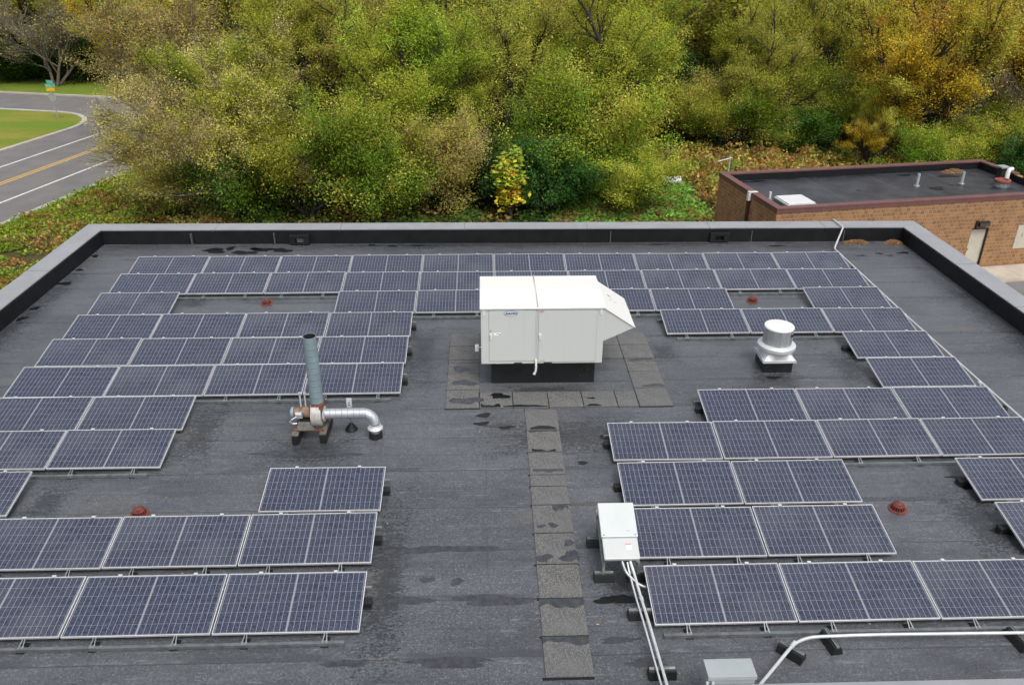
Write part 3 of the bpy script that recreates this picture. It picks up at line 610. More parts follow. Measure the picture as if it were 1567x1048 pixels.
pb = thing('pipe_boot', 'small black cone pipe boot with metal strap behind the galvanised duct', 'pipe boot', (-2.60, 13.74, 0))
MB().lathe([(.12, .003), (.11, .04), (.03, .15), (.025, .16)], (0, 0, 0), 20).build('cone', M['black'], pb, 0, True)
MB().tube([(0, 0, .15), (0, 0, .5)], .016, 8).build('post', M['steel'], pb, 0, True)
bx_ = MB().box((-.05, -.012, .50), (.05, .012, .70)).build('strap', M['bright'], pb)
MB().box((-.012, -.015, .60), (.012, -.0122, .62)).box((-.012, -.015, .55), (.012, -.0122, .57)).build('slot', M['black_and_shade'], bx_)

# ------------------------------------------------------------------ mushroom exhaust fan
ef = thing('exhaust_fan', 'round aluminium upblast exhaust fan on a square black curb', 'exhaust fan', (6.42, 16.14, 0))
MB().box((-.315, -.31, .003), (.315, .31, .285)).build('curb', M['curb'], ef, .01)
MB().box((-.37, -.36, .287), (.37, .36, .30)).box((-.37, -.362, .255), (.37, -.352, .30)).box((-.37, .352, .255), (.37, .362, .30)).box((-.372, -.36, .255), (-.362, .36, .30)).box((.362, -.36, .255), (.372, .36, .30)).build('base_plate', M['bright'], ef)
m_ = MB(); n_ = 32; pts = []
for j in range(n_):
    t = 6.2832*j/n_; c, s_ = math.cos(t), math.sin(t); q = .335/max(abs(c), abs(s_)); pts.append((q*c, q*s_, .301))
m_.add(pts+[(.34*math.cos(6.2832*j/n_), .34*math.sin(6.2832*j/n_), .42) for j in range(n_)], [(j, (j+1) % n_, n_+(j+1) % n_, n_+j) for j in range(n_)])
m_.build('shroud', M['bright'], ef, 0, True)
MB().lathe([(.32, .40), (.39, .47), (.412, .49), (.412, .565), (.40, .575), (.34, .60), (.32, .60)], (0, 0, 0), 48).build('wind_band', M['bright'], ef, .004, True)
dm = MB().lathe([(.312, .58), (.312, .97)], (0, 0, 0), 48).build('drum', M['galv'], ef, 0, True)
MB().box((.19, -.265, .84), (.24, -.225, .885)).build('drum_slot', M['black_and_shade'], dm)
for t in (200, 262, 310): MB().box((.3132*math.cos(R(t))-.002, .3132*math.sin(R(t))-.002, .60), (.3132*math.cos(R(t))+.004, .3132*math.sin(R(t))+.004, .96)).build('drum_seam', M['steel'], dm)
MB().lathe([(.322, .965), (.322, .985), (.312, 1.0), (.20, 1.02), (.0, 1.025)], (0, 0, 0), 48, True, False).build('cap', M['white'], ef, 0, True)

# ------------------------------------------------------------------ roof drains
dp = None
for (x, y, lb) in ((-5.62, 19.82, 'red dome roof drain strainer in the far left gap between panels'), (7.01, 19.71, 'red dome roof drain strainer in the far right gap between panels'), (-5.74, 11.22, 'red dome roof drain strainer behind the left near row of panels'), (6.91, 11.02, 'red dome roof drain strainer on open roof at the near right')):
    if dp is None:
        dp = thing('roof_drain', lb, 'roof drain', (x, y, 0), 0, 'red roof drains'); dp.scale = (.76, .76, .85)
        MB().lathe([(.20, .004), (.20, .018), (.15, .025)], (0, 0, 0), 28).build('flange', M['red'], dp, 0, True)
        m_ = MB()
        for j in range(16):
            t = 6.2832*j/16; m_.tube([(.145*math.cos(t), .145*math.sin(t), .02), (.135*math.cos(t), .135*math.sin(t), .09), (.10*math.cos(t), .10*math.sin(t), .135), (.03*math.cos(t), .03*math.sin(t), .15)], .011, 5)
        m_.lathe([(.12, .10), (.128, .11), (.10, .125)], (0, 0, 0), 24).lathe([(.07, .142), (.05, .156), (0, .158)], (0, 0, 0), 20)
        m_.build('strainer', M['red'], dp, 0, True)
        MB().lathe([(.125, .02), (.115, .08), (.07, .12), (0, .13)], (0, 0, 0), 20).build('strainer_shade_dome', simple('drain_shadow_iron', (.05, .014, .011), .7), dp, 0, True)  # inner dome in darkened iron red paints the shade behind the ribs
    else:
        d2 = copy_tree(dp); d2.location = (x, y, 0); d2['label'] = lb; d2.rotation_euler = (0, 0, x)

# ------------------------------------------------------------------ leaf piles in the far right corner
def leafpile(x, y, rx, ry, h, z, seed, lb):
    rg = random.Random(seed); m = MB()
    for i in range(420):
        a = rg.uniform(0, 6.28); q = math.sqrt(rg.random()); px, py = x+rx*q*math.cos(a), y+ry*q*math.sin(a); pz = z+h*(1-q*q)*rg.uniform(.5, 1.1)+.01
        u = Vector((rg.gauss(0, 1), rg.gauss(0, 1), rg.gauss(0, .5))).normalized(); w_ = u.orthogonal().normalized()
        s_ = rg.uniform(.02, .045); c = Vector((px, py, pz)); m.add([c-u*s_, c+w_*s_*.6, c+u*s_, c-w_*s_*.6], [(0, 1, 2, 3)])
    m.add([(x+rx*.85*math.cos(6.2832*i/20), y+ry*.85*math.sin(6.2832*i/20), z+.004) for i in range(20)]+[(x, y, z+h*.85)], [(i, (i+1) % 20, 20) for i in range(20)])
    return tag(m.build('leaf_pile', M['deadleaf']), lb, 'leaf pile', 'piles of dead leaves')
leafpile(11.55, 24.10, .42, .13, .10, 0, 1, 'brown leaf pile against the far parapet beside the bent conduit')
leafpile(12.72, 24.05, .28, .16, .10, 0, 2, 'brown leaf pile in the far right corner of the dark roof')

# ------------------------------------------------------------------ conduits, supports, inverter
def support(x, y, rz, lb, h=.12, l=.36):
    t = thing('conduit_support', lb, 'conduit support', (x, y, 0), rz, 'black rubber conduit supports')
    m = MB().prism([(-.085, -l/2, .003), (.085, -l/2, .003), (.085, -l/2, .018), (.05, -l/2, h), (-.05, -l/2, h), (-.085, -l/2, .018)], (0, l, 0)); m.build('rubber_base', M['black'], t, .005)
    MB().box((-.022, -l/2+.01, h+.001), (-.015, l/2-.01, h+.024)).box((.015, -l/2+.01, h+.001), (.022, l/2-.01, h+.024)).box((-.015, -l/2+.01, h+.001), (.015, l/2-.01, h+.004)).build('strut', M['steel'], t)
    return t
support(4.06, 7.97, R(45), 'black conduit support set askew under the bend of the front conduit')
support(4.66, 8.13, R(8), 'black conduit support under the front conduit, right of its bend')
support(7.24, 8.10, R(8), 'black conduit support under the front conduit at the right edge')
support(2.16, 8.72, R(90), 'black conduit support crossed by two conduits beside the front row corner')
support(2.26, 7.68, R(90), 'black conduit support crossed by two conduits, nearest the camera')
def bend(pts, rad, k=6):
    out = [Vector(pts[0])]
    for i in range(1, len(pts)-1):
        p, a, b = Vector(pts[i]), Vector(pts[i-1]), Vector(pts[i+1]); d0 = (a-p).normalized(); d1 = (b-p).normalized()
        q = min(rad, (a-p).length*.45, (b-p).length*.45); s0, s1 = p+d0*q, p+d1*q
        for j in range(k+1):
            t = j/k; out.append(s0*(1-t)**2+p*2*t*(1-t)+s1*t*t)
    return out+[Vector(pts[-1])]
fc = thing('conduit', 'white electrical conduit bending along the front of the right-hand array', 'conduit', (4.3, 8.1, 0))
def sub(pts, o): return [Vector(p)-Vector(o) for p in pts]
MB().tube(bend(sub([(3.40, 7.32, .165), (4.20, 8.12, .165), (5.2, 8.14, .165), (8.6, 8.10, .165)], (4.3, 8.1, 0)), .28, 8), .023, 12).build('pipe', M['conduit'], fc, 0, True)
MB().tube(sub([(4.04, 7.96, .165), (4.12, 8.04, .165)], (4.3, 8.1, 0)), .031, 12).build('coupling', M['bright'], fc, 0, True)
ic = thing('conduit', 'thicker white conduit of the pair running from inverter to camera', 'conduit', (2.2, 9.0, 0))
MB().tube(bend(sub([(2.10, 9.42, .40), (2.14, 9.32, .30), (2.19, 8.95, .165), (2.22, 8.4, .165), (2.27, 7.0, .165)], (2.2, 9, 0)), .2), .021, 12).build('pipe', M['conduit'], ic, 0, True)
MB().tube(sub([(2.193, 8.93, .166), (2.198, 8.86, .165)], (2.2, 9, 0)), .029, 12).build('coupling', M['bright'], ic, 0, True)
ic = thing('conduit', 'thinner pale conduit of the pair running from inverter to camera', 'conduit', (2.1, 9.0, 0))
MB().tube(bend(sub([(2.06, 9.42, .38), (2.08, 9.30, .28), (2.12, 8.95, .160), (2.15, 8.4, .160), (2.20, 7.0, .160)], (2.1, 9, 0)), .2), .014, 10).build('pipe', M['conduit'], ic, 0, True)
ic = thing('conduit', 'grey flexible conduit curving from the inverter under the front panels', 'conduit', (2.2, 9.4, 0))
MB().tube(bend(sub([(1.98, 9.42, .40), (2.02, 9.30, .30), (2.22, 9.12, .18), (2.60, 9.15, .08), (3.0, 9.2, .06)], (2.2, 9.4, 0)), .15), .024, 10).build('pipe', M['steel'], ic, 0, True)
rc = thing('conduit', 'long white conduit along the right ends of the rows, climbing over the far parapet', 'conduit', (10.5, 18, 0))
MB().tube(bend(sub([(10.62, 9.0, .12), (10.50, 18.2, .12), (10.55, 23.30, .12), (11.10, 24.18, .50), (11.08, 24.98, .50), (11.08, 25.06, .30)], (10.5, 18, 0)), .10), .026, 10).build('pipe', M['conduit'], rc, 0, True)
m_ = MB()
for y in (12.4, 15.0, 17.2, 19.4, 21.3): m_.tube(sub([(10.50, y, .12), (10.50, y+.09, .12)], (10.5, 18, 0)), .034, 10)
m_.build('coupling', M['bright'], rc, 0, True)
for i, y in enumerate((21.9, 18.6, 15.9, 14.2)):
    support(10.50, y, R(90), 'small black block under the right-hand conduit, %s from the far parapet' % ORD[i], .085, .20)
iv = thing('inverter', 'white solar inverter box tilted on a frame at the end of the panels', 'inverter', (1.98, 9.9, 0))
IT = Matrix.Translation((0, -.48, .46)) @ Matrix.Rotation(R(20), 4, 'X')
MB().box((-.235, .06, -.20), (.25, .88, -.05), IT).build('heatsink', M['heat'], iv, .006)
fn = MB()
for j in range(12): fn.box((-.262, .10+j*.06, -.19), (-.236, .13+j*.06, -.06), IT)
fn.build('cooling_fins', M['steel'], iv)
lid = MB().box((-.275, .335, -.045), (.275, .925, .035), IT).build('upper_cover', M['inv'], iv, .012)
MB().tube([IT @ Vector((-.235, .365, .034)), IT @ Vector((-.235, .365, .039))], .010, 8).tube([IT @ Vector((.235, .365, .034)), IT @ Vector((.235, .365, .039))], .010, 8).build('screw', M['dark'], lid)
MB().box((.10, .43, .0355), (.17, .437, .0365), IT).build('emblem', M['ink'], lid)
lo_ = MB().box((-.265, -.02, -.055), (.265, .333, .012), IT).build('lower_cover', M['inv2'], iv, .02)
stk = MB().box((.07, .205, .0125), (.155, .235, .0135), IT).build('warning_label', M['pink'], lo_)
MB().box((.08, .13, .0125), (.16, .204, .0135), IT).build('label_body', M['sticker'], stk)
for x in (-.255, .262):
    MB().box((x-.02, .0, -.25), (x+.02, .95, -.205), IT).build('frame_rail', M['steel'], iv)
    MB().box((x-.02, -.44, .12), (x+.02, -.40, .33)).build('leg', M['steel'], iv); MB().box((x-.02, .34, .12), (x+.02, .38, .60)).build('leg', M['steel'], iv)
support(1.74, 9.49, R(90), 'black support block under the near left leg of the inverter', .12, .30)
support(1.72, 10.27, R(90), 'black support block under the far left leg of the inverter', .12, .30)
support(2.24, 9.49, R(90), 'black support block under the near right leg of the inverter', .12, .30)
jb = thing('junction_box', 'pale grey electrical enclosure at the near parapet by the front conduit', 'enclosure', (2.97, 7.26, 0))
MB().box((-.29, -.125, .10), (.29, .12, .585)).build('cabinet', M['jbox'], jb, .006)
MB().box((-.30, -.15, .575), (.30, .13, .60)).box((-.30, -.15, .54), (.30, -.126, .575)).build('lid', M['jbox'], jb, .004)
for x in (-.24, -.31): MB().tube([(x, -.16, .53), (x, -.17, .47), (x+.02, -.28, .2), (x+.03, -.3, .0)], .018, 10).build('pipe', M['conduit'], jb, 0, True)
for x in (-.22, .22): MB().box((x-.02, -.05, .003), (x+.02, .05, .10)).build('foot', M['steel'], jb)

# ------------------------------------------------------------------ brick building
ang = math.atan2(2.07, 12.62); BL, BD, BT = 15.4, 6.3, -2.6
bb = thing('brick_building', 'low brown block building with maroon parapet coping and flat black roof', 'building', (13.29, 35.86, 0), ang)
def rect(m, x0, y0, x1, y1, z0, z1): return m.box((x0, y0, z0), (x1, y1, z1))
DX0, DX1, DTOP = 10.42, 11.36, GZ+2.14
fw_ = MB(); rect(fw_, 0, 0, DX0, .25, GZ, BT-.06); rect(fw_, DX1, 0, 26, .25, GZ, BT-.06); rect(fw_, DX0, 0, DX1, .25, DTOP, BT-.06)
fw_.build('front_wall', M['brick'], bb, uv=True)
sw = MB(); rect(sw, 0, .25, .25, 2.55, GZ, BT-.06); rect(sw, 0, 2.72, .25, BD, GZ, BT-.06); rect(sw, 0, 2.55, .25, 2.72, GZ, BT-.22); sw.build('side_wall', M['brick'], bb, uv=True)
bw = MB(); rect(bw, .25, BD-.25, BL, BD, GZ, BT-.06); rect(bw, BL-.25, .25, BL, BD-.25, GZ, BT-.06); bw.build('rear_wall', M['brick'], bb, uv=True)
rf = MB(); rf.box((.25, .25, BT-.6), (BL-.25, BD-.25, BT-.40)); rfo = rf.build('roof', M['dkroof'], bb)
up_ = MB(); ui = .36
rect(up_, .25, .25, .25+.06, BD-.25, BT-.40, BT-.07); rect(up_, .31, BD-.31, BL-.31, BD-.25, BT-.40, BT-.07); rect(up_, BL-.31, .25, BL-.25, BD-.25, BT-.40, BT-.07); rect(up_, .31, .25, BL-.31, .31, BT-.40, BT-.07)
up_.build('roof_upstand', M['parapet'], bb)
cp = MB()
rect(cp, -.04, -.04, 26, .33, BT-.055, BT+.03); rect(cp, -.04, BD-.33, BL+.04, BD+.04, BT-.055, BT+.03)
rect(cp, -.04, .333, .33, 2.55, BT-.055, BT+.03); rect(cp, -.04, 2.75, .33, BD-.333, BT-.055, BT+.03)
rect(cp, BL-.33, 3.4, BL+.04, BD-.333, BT-.055, BT+.03); rect(cp, BL-.33, .333, BL+.04, 2.8, BT-.055, BT+.03)
cp.build('coping', M['maroon'], bb, .012)
fs_ = MB(); rect(fs_, -.03, -.03, 26, -.004, BT-.2, BT-.057); rect(fs_, -.03, -.004, -.004, 2.5, BT-.2, BT-.057); rect(fs_, -.03, 2.8, -.004, BD, BT-.2, BT-.057); fs_.build('fascia', M['maroon'], bb)
ds = MB().box((-.17, 2.56, BT-.38), (-.035, 2.74, BT+.05)).prism([(-.17, 2.56, BT+.0), (.32, 2.56, BT-.02), (.32, 2.56, BT+.04), (-.17, 2.56, BT+.06)], (0, .18, 0)).build('scupper_head', M['white'], bb, .01)
dsp = MB().box((-.15, 2.585, GZ), (-.04, 2.715, BT-.385)).build('downspout', M['brown'], bb)
dd = MB().box((DX0, .10, GZ+.02), (DX1, .14, DTOP-.05)).build('door', M['door'], bb)
MB().box((DX0+.08, .06, GZ+1.0), (DX0+.14, .098, GZ+1.1)).build('handle', M['steel'], dd)
MB().box((DX0, -.02, DTOP-.05), (DX1, .2, DTOP-.001)).box((DX1-.05, -.01, GZ), (DX1-.001, .2, DTOP-.051)).build('door_frame', M['dark'], bb)
wl = MB().box((DX0+.22, -.16, DTOP+.28), (DX0+.80, -.002, DTOP+.36)).prism([(DX0+.24, -.22, DTOP+.14), (DX0+.24, -.002, DTOP+.12), (DX0+.24, -.002, DTOP+.28), (DX0+.24, -.16, DTOP+.28)], (.54, 0, 0)).build('wall_light', M['dark'], bb, .01)
MB().box((DX0+.12, -.10, DTOP+.02), (DX0+.20, -.002, DTOP+.40)).build('light_bracket', M['dark'], wl)
MB().box((13.0, -.012, GZ+.95), (14.4, .02-.022, GZ+2.15)).build('wall_board', M['door'], bb)
MB().box((13.30, -.018, GZ+1.55), (13.36, -.0125, GZ+1.75)).box((13.42, -.018, GZ+1.9), (13.52, -.0125, GZ+1.96)).build('wall_board_mark', M['ink'], bb)
lp_ = MB()
for x in (4.6, 8.2, 11.6): lp_.box((x, .31, BT-.40), (x+.03, BD-.31, BT-.394))
lp_.build('roof_lap', M['seam'], rfo)
inv_ = bb.matrix_basis.inverted() if False else None
def bpos(x, y, z): return (13.29+x*math.cos(ang)-y*math.sin(ang), 35.86+x*math.sin(ang)+y*math.cos(ang), z)
RZ = BT-.399
for i, (x, y, rx, ry) in enumerate([(10.3, 2.9, .45, .25), (12.4, 4.9, .7, .2), (11.7, 3.3, .35, .1), (12.4, 1.6, .3, .12), (13.6, 2.4, .5, .3), (1.6, 5.75, .7, .14), (3.6, 5.85, .8, .07), (5.8, 5.86, .9, .06), (8.3, 5.8, .7, .08), (10.2, 5.5, .5, .14), (6.2, 3.3, .2, .08), (.55, 4.6, .2, .5), (2.6, 1.6, .25, .3)]):
    sheet(blob(x, y, rx, ry, RZ+.003, 500+i)).build('wet_patch', M['water_and_shade'], rfo)
skl = thing('skylight', 'flat white skylight on the black roof of the brick building', 'skylight', bpos(1.75, 1.60, RZ), ang); skl.scale = (1.2, 1.2, 1.2)
MB().box((-.62, -.62, 0), (.62, .62, .16)).build('curb', M['steel'], skl, .01)
MB().box((-.60, -.60, .161), (.60, .60, .20)).prism([(-.56, -.56, .2005), (.56, -.56, .2005), (.56, .56, .2005), (-.56, .56, .2005)], (0, 0, .05)).build('pane', M['skylight'], skl, .03)
vp = None
for x, y, h, r, mt, lb in ((.95, 2.55, .42, .055, 'white', 'short white vent pipe behind the skylight of the brick building'), (9.6, 3.55, .64, .075, 'pvc', 'grey vent pipe left of the other one on the brick building roof'), (12.15, 3.5, .62, .075, 'pvc', 'grey vent pipe right of the other one on the brick building roof')):
    t = thing('vent_pipe', lb, 'vent pipe', bpos(x, y, RZ), 0, 'vent pipes on the brick building')
    MB().lathe([(r, 0), (r, h), (r*.8, h), (r*.8, h-.2)], (0, 0, 0), 20, False, True).build('pipe', M[mt], t, 0, True)
    MB().lathe([(r*2.2, .003), (r*2.0, .03), (r*1.02, .06)], (0, 0, 0), 20).build('flashing', M['steel'], t, 0, True)
t = thing('roof_vent', 'round red topped vent with white gooseneck at the right end of the brick roof', 'roof vent', bpos(13.9, 2.75, RZ), ang)
MB().lathe([(.38, .0), (.36, .16), (.36, .2)], (0, 0, 0), 28).build('base', M['steel'], t, 0, True)
MB().lathe([(.38, .2), (.40, .26), (.38, .34), (.26, .35), (.24, .28), (0, .28)], (0, 0, 0), 28, True, False).build('rim', simple('red_paint', (.24, .065, .05), .6), t, 0, True)
MB().tube([(.42, .25, .0), (.42, .25, .62), (.50, .30, .74), (.72, .38, .74)], .11, 14).build('gooseneck', M['white'], t, 0, True)
t = thing('roof_vent', 'dark square vent stub beside the brick building right parapet gap', 'roof vent', bpos(14.75, 3.9, RZ), ang)
MB().box((-.16, -.16, 0), (.16, .16, .62)).build('shaft', M['dark'], t, .01); MB().box((-.24, -.24, .621), (.24, .24, .70)).build('cap', M['jbox'], t, .01)
lpb = leafpile(13.2, 5.55, .75, .32, .18, RZ, 3, 'brown leaf pile at the rear corner of the brick building roof'); lpb.location = (13.29, 35.86, 0); lpb.rotation_euler = (0, 0, ang)
tag(MB().box((0, 0, 0), (30, 1.9, .12)).build('sidewalk', M['conc'], None, .02, loc=bpos(3, -1.95, GZ)), kind='structure').rotation_euler = (0, 0, ang)
sheet_ = sheet([bpos(-3, -1.96, GZ+.05), bpos(-3, -24, GZ+.05), bpos(40, -24, GZ+.05), bpos(40, -1.96, GZ+.05)]); tag(sheet_.build('parking_lot', M['asphalt']), kind='structure')

# ------------------------------------------------------------------ street sign, pole and marker
sg = thing('street_sign', 'street name sign post with green blades, yellow plate and back of a stop sign', 'street sign', (-36.3, 73.3, GZ), R(-15))
MB().box((-.03, -.03, 0), (.03, .03, 3.05)).build('post', M['sign_back'], sg)
MB().box((-.38, -.012, 2.83), (.38, .012, 3.08), Matrix.Rotation(R(20), 4, 'Z')).build('name_blade', M['sign_green'], sg)
MB().box((-.38, -.012, 3.10), (.38, .012, 3.36), Matrix.Rotation(R(-14), 4, 'Z')).build('name_blade', M['sign_green'], sg)
MB().box((-.42, -.01, 2.50), (.42, .01, 2.78), Matrix.Translation((0, -.05, 0))).build('warning_plate', M['sign_yellow'], sg)
MB().prism([(.40*math.cos(R(22.5+45*i)), -.05, 2.02+.40*math.sin(R(22.5+45*i))) for i in range(8)], (0, .012, 0)).build('stop_sign_back', M['sign_back'], sg)
ps = thing('utility_post', 'thin pale post with slanted crossbar in the weeds behind the brick building', 'post', (14.05, 46.5, GZ))
MB().tube([(0, 0, 0), (0, 0, 3.42)], .04, 8).build('post', M['conduit'], ps, 0, True)
MB().tube([(.12, 0, 3.38), (-.78, -.3, 3.24)], .028, 6).build('crossbar', M['conduit'], ps, 0, True)
wm = thing('culvert_pipe', 'short white pipe lying in the rust coloured weeds', 'pipe', (11.95, 51.7, GZ+.62), R(12))
MB().tube([(-.65, 0, 0), (.65, 0, 0)], .26, 18).build('shell', M['white'], wm, 0, True)
MB().tube([(-.66, 0, 0), (-.651, 0, 0)], .2, 18).build('bore', M['jbox'], wm)
MB().box((-.62, -.1, -.6), (-.45, .1, -.2)).build('foot', M['jbox'], wm); MB().box((.4, -.1, -.6), (.55, .1, -.2)).build('foot', M['jbox'], wm)

# ------------------------------------------------------------------ vegetation
def mesh_np(name, V, F4, mat, cols=None):
    """quads from numpy arrays, optional per-quad colour"""
    me = bpy.data.meshes.new(name); nv, nf = len(V), len(F4)
    me.vertices.add(nv); me.vertices.foreach_set('co', np.asarray(V, np.float32).ravel())
    me.loops.add(nf*4); me.loops.foreach_set('vertex_index', np.asarray(F4, np.int32).ravel())
    me.polygons.add(nf); me.polygons.foreach_set('loop_start', np.arange(0, nf*4, 4, dtype=np.int32))
    me.update(calc_edges=True)
    if cols is not None:
        at = me.color_attributes.new('leafcol', 'FLOAT_COLOR', 'POINT')
        at.data.foreach_set('color', np.concatenate([np.repeat(cols, 4, 0), np.ones((nv, 1))], 1).astype(np.float32).ravel())
    me.materials.append(mat); return me
def leaf_quads(rng, C, size, flat=.5, aspect=.62):
    n = len(C); nn = rng.normal(size=(n, 3))*.50+np.array([0, -.12, 1.])/max(flat*2, .4); nn /= np.linalg.norm(nn, axis=1, keepdims=True)+1e-9
    a = np.cross(nn, rng.normal(size=(n, 3))); a /= np.linalg.norm(a, axis=1, keepdims=True)+1e-9
    b = np.cross(nn, a); b /= np.linalg.norm(b, axis=1, keepdims=True)+1e-9
    s = (size*rng.uniform(.45, 1.5, n))[:, None]
    V = np.stack([C-a*s, C+b*s*aspect, C+a*s, C-b*s*aspect], 1).reshape(-1, 3)
    return V, np.arange(n*4).reshape(-1, 4)
def skeleton(rng, stems, levels, kids, spread, upw, bare=.25, len0=4.5, ratio=.66):
    br = []
    def grow(p, d, Ln, r, lv):
        k = 5 if lv < 2 else 4; pts = [p]; dd = d
        for i in range(k):
            dd = dd+rng.normal(size=3)*.13+np.array([0, 0, upw*(.6 if lv else .15)])/k; dd /= np.linalg.norm(dd); pts.append(pts[-1]+dd*Ln/k)
        r1 = r*.5; br.append((np.array(pts), r, r1, lv))
        if lv >= levels: return
        n = kids[lv]
        for c in range(n):
            t = bare+(1-bare)*(c+rng.uniform(.2, .9))/n; t = min(t, .999); f = t*k; i = int(f); q = pts[i]+(pts[i+1]-pts[i])*(f-i)
            ax = rng.normal(size=3); ax -= dd*ax.dot(dd); ax /= np.linalg.norm(ax); an = spread*rng.uniform(.65, 1.25)
            nd = dd*math.cos(an)+ax*math.sin(an); grow(q, nd/np.linalg.norm(nd), Ln*ratio*rng.uniform(.75, 1.2)*(1.1-.35*t), (r+(r1-r)*t)*.62, lv+1)
        grow(pts[-1], dd, Ln*ratio*.9, r1*.9, lv+1)
    for s_ in range(stems):
        a = 6.2832*(s_+rng.uniform(0, .6))/stems; tl = .06 if stems == 1 else rng.uniform(.18, .42)
        d = np.array([math.cos(a)*tl, math.sin(a)*tl, 1.]); grow(np.array([math.cos(a), math.sin(a), 0])*(.0 if stems == 1 else .25), d/np.linalg.norm(d), len0*rng.uniform(.85, 1.1), .22 if stems == 1 else .15, 0)
    return br
def tubes_np(br, minr=.0, sides=(8, 6, 5, 3, 3, 3), thick=1.):
    Vs, Fs, o = [], [], 0
    for pts, r0, r1, lv in br:
        n = sides[lv]; k = len(pts); d = np.gradient(pts, axis=0); d /= np.linalg.norm(d, axis=1, keepdims=True)
        a = np.cross(d, np.array([.31, .17, .94])); ln = np.linalg.norm(a, axis=1, keepdims=True); a = np.where(ln < 1e-3, np.array([1, 0, 0]), a/np.maximum(ln, 1e-3)); b = np.cross(d, a)
        rr = np.maximum(np.linspace(r0, r1, k)*thick, minr)[:, None, None]; t = np.linspace(0, 2*np.pi, n, endpoint=False)[None, :, None]
        Vs.append((pts[:, None]+rr*(a[:, None]*np.cos(t)+b[:, None]*np.sin(t))).reshape(-1, 3))
        i, j = np.meshgrid(np.arange(k-1), np.arange(n), indexing='ij'); i, j = i.ravel(), j.ravel(); j2 = (j+1) % n
        Fs.append(np.stack([i*n+j, i*n+j2, (i+1)*n+j2, (i+1)*n+j], 1)+o); o += k*n
    return np.concatenate(Vs), np.concatenate(Fs)
def tree_data(seed, H, RR, pal, leaves, lsize, stems=1, levels=4, kids=(5, 4, 4, 3), spread=.75, upw=.5, sigma=.24, twig=.010, bare=.25, low=.0, thick=1.):
    rng = np.random.default_rng(seed); br = skeleton(rng, stems, levels, kids, spread, upw, bare)
    allp = np.concatenate([b_[0] for b_ in br]); sz = H/allp[:, 2].max(); rad = np.percentile(np.hypot(allp[:, 0], allp[:, 1]), 93); sr = RR/rad
    sc = np.array([sr, sr, sz]); br = [(p*sc, r0*sz, r1*sz, lv) for p, r0, r1, lv in br]
    tips = [(p, lv) for p, r0, r1, lv in br if lv >= levels-1]
    w_ = np.array([1. if lv >= levels else .28 for p, lv in tips]); w_ *= np.exp(rng.normal(0, .55, len(tips)))
    if low: w_ *= np.array([1. if p[-1][2] > low*H else .1 for p, lv in tips])
    cnt = rng.multinomial(leaves, w_/w_.sum()); C, CI = [], []
    pal = np.array(pal); tone = rng.integers(0, len(pal), len(tips)); val = np.exp(rng.normal(0, .17, len(tips)))
    # neighbouring twigs take one tone together so that the crown reads in light and dark clumps
    cen = np.array([p[-1] for p, lv in tips]); seeds = cen[rng.integers(0, len(cen), 16)]; near = np.argmin(((cen[:, None]-seeds[None])**2).sum(2), 1); ctone = rng.integers(0, len(pal), 16)
    tone = np.where(rng.random(len(tips)) < .7, ctone[near], tone)
    cols = []
    for (p, lv), n, tn, vl in zip(tips, cnt, tone, val):
        if n == 0: continue
        t = rng.uniform(.25, 1.08, n)*(len(p)-1); i = np.clip(t.astype(int), 0, len(p)-2); f = (t-i)[:, None]
        C.append(p[i]+(p[i+1]-p[i])*f+rng.normal(0, sigma, (n, 3))*np.array([1, 1, .75]))
        cols.append(pal[tn][None]*vl*np.exp(rng.normal(0, .10, (n, 1)))*np.exp(rng.normal(0, .04, (n, 3))))
    C = np.concatenate(C); cols = np.concatenate(cols); C[:, 2] = np.maximum(C[:, 2], .1)
    return br, C, cols, tubes_np(br, twig, thick=thick), leaf_quads(rng, C, lsize)
OL, OL2, OL3 = (.37, .39, .050), (.25, .31, .036), (.45, .43, .080)
BG, BG2 = (.34, .45, .050), (.15, .25, .028)
TAN, TAN2, TAN3 = (.53, .44, .17), (.44, .37, .125), (.45, .41, .095)
GO, GO2, OR, OR2 = (.52, .37, .040), (.40, .33, .040), (.47, .25, .05), (.36, .20, .05)
DG, DG2 = (.040, .090, .018), (.065, .135, .024)
RU, RU2 = (.24, .115, .040), (.20, .115, .05)
PROTO = {}
def proto(key, name, bark, part='trunk', crown='crown', **kw):
    br, C, cols, (tv, tf), (lv, lf) = tree_data(**kw)
    PROTO[key] = (name, part, crown, mesh_np(part, tv, tf, M[bark]), mesh_np(crown, lv, lf, M['leaf'], cols) if kw['leaves'] > 10 else None)
proto('olive', 'deciduous_tree', 'bark', seed=1, thick=1.9, H=12.5, RR=5.6, pal=[OL, OL2, OL3, OL, OL2], leaves=104000, lsize=.048, stems=2)
proto('olive2', 'deciduous_tree', 'bark', seed=2, thick=1.9, H=13, RR=6.2, pal=[OL, OL3, OL2, OL, TAN3], leaves=104000, lsize=.048, stems=3, spread=.8)
proto('bright', 'deciduous_tree', 'bark', seed=3, thick=1.9, H=12.5, RR=5.2, pal=[BG, BG2, OL2, BG, OL], leaves=104000, lsize=.048, stems=2)
proto('tan', 'deciduous_tree', 'twig', seed=4, H=10.5, RR=6.2, pal=[TAN, TAN3, TAN, TAN2, OL3], leaves=100000, lsize=.044, stems=4, spread=.7, kids=(5, 5, 4, 4), twig=.012)
proto('tan2', 'deciduous_tree', 'twig', seed=5, H=12, RR=6, pal=[TAN3, TAN2, (.44, .38, .12)], leaves=78000, lsize=.049, stems=3, spread=.6, kids=(5, 5, 4, 4), twig=.014)
proto('gold', 'deciduous_tree', 'bark', seed=6, thick=1.9, H=12.5, RR=5.5, pal=[GO, GO2, OR, GO, OL3], leaves=100000, lsize=.052, stems=3, spread=.6)
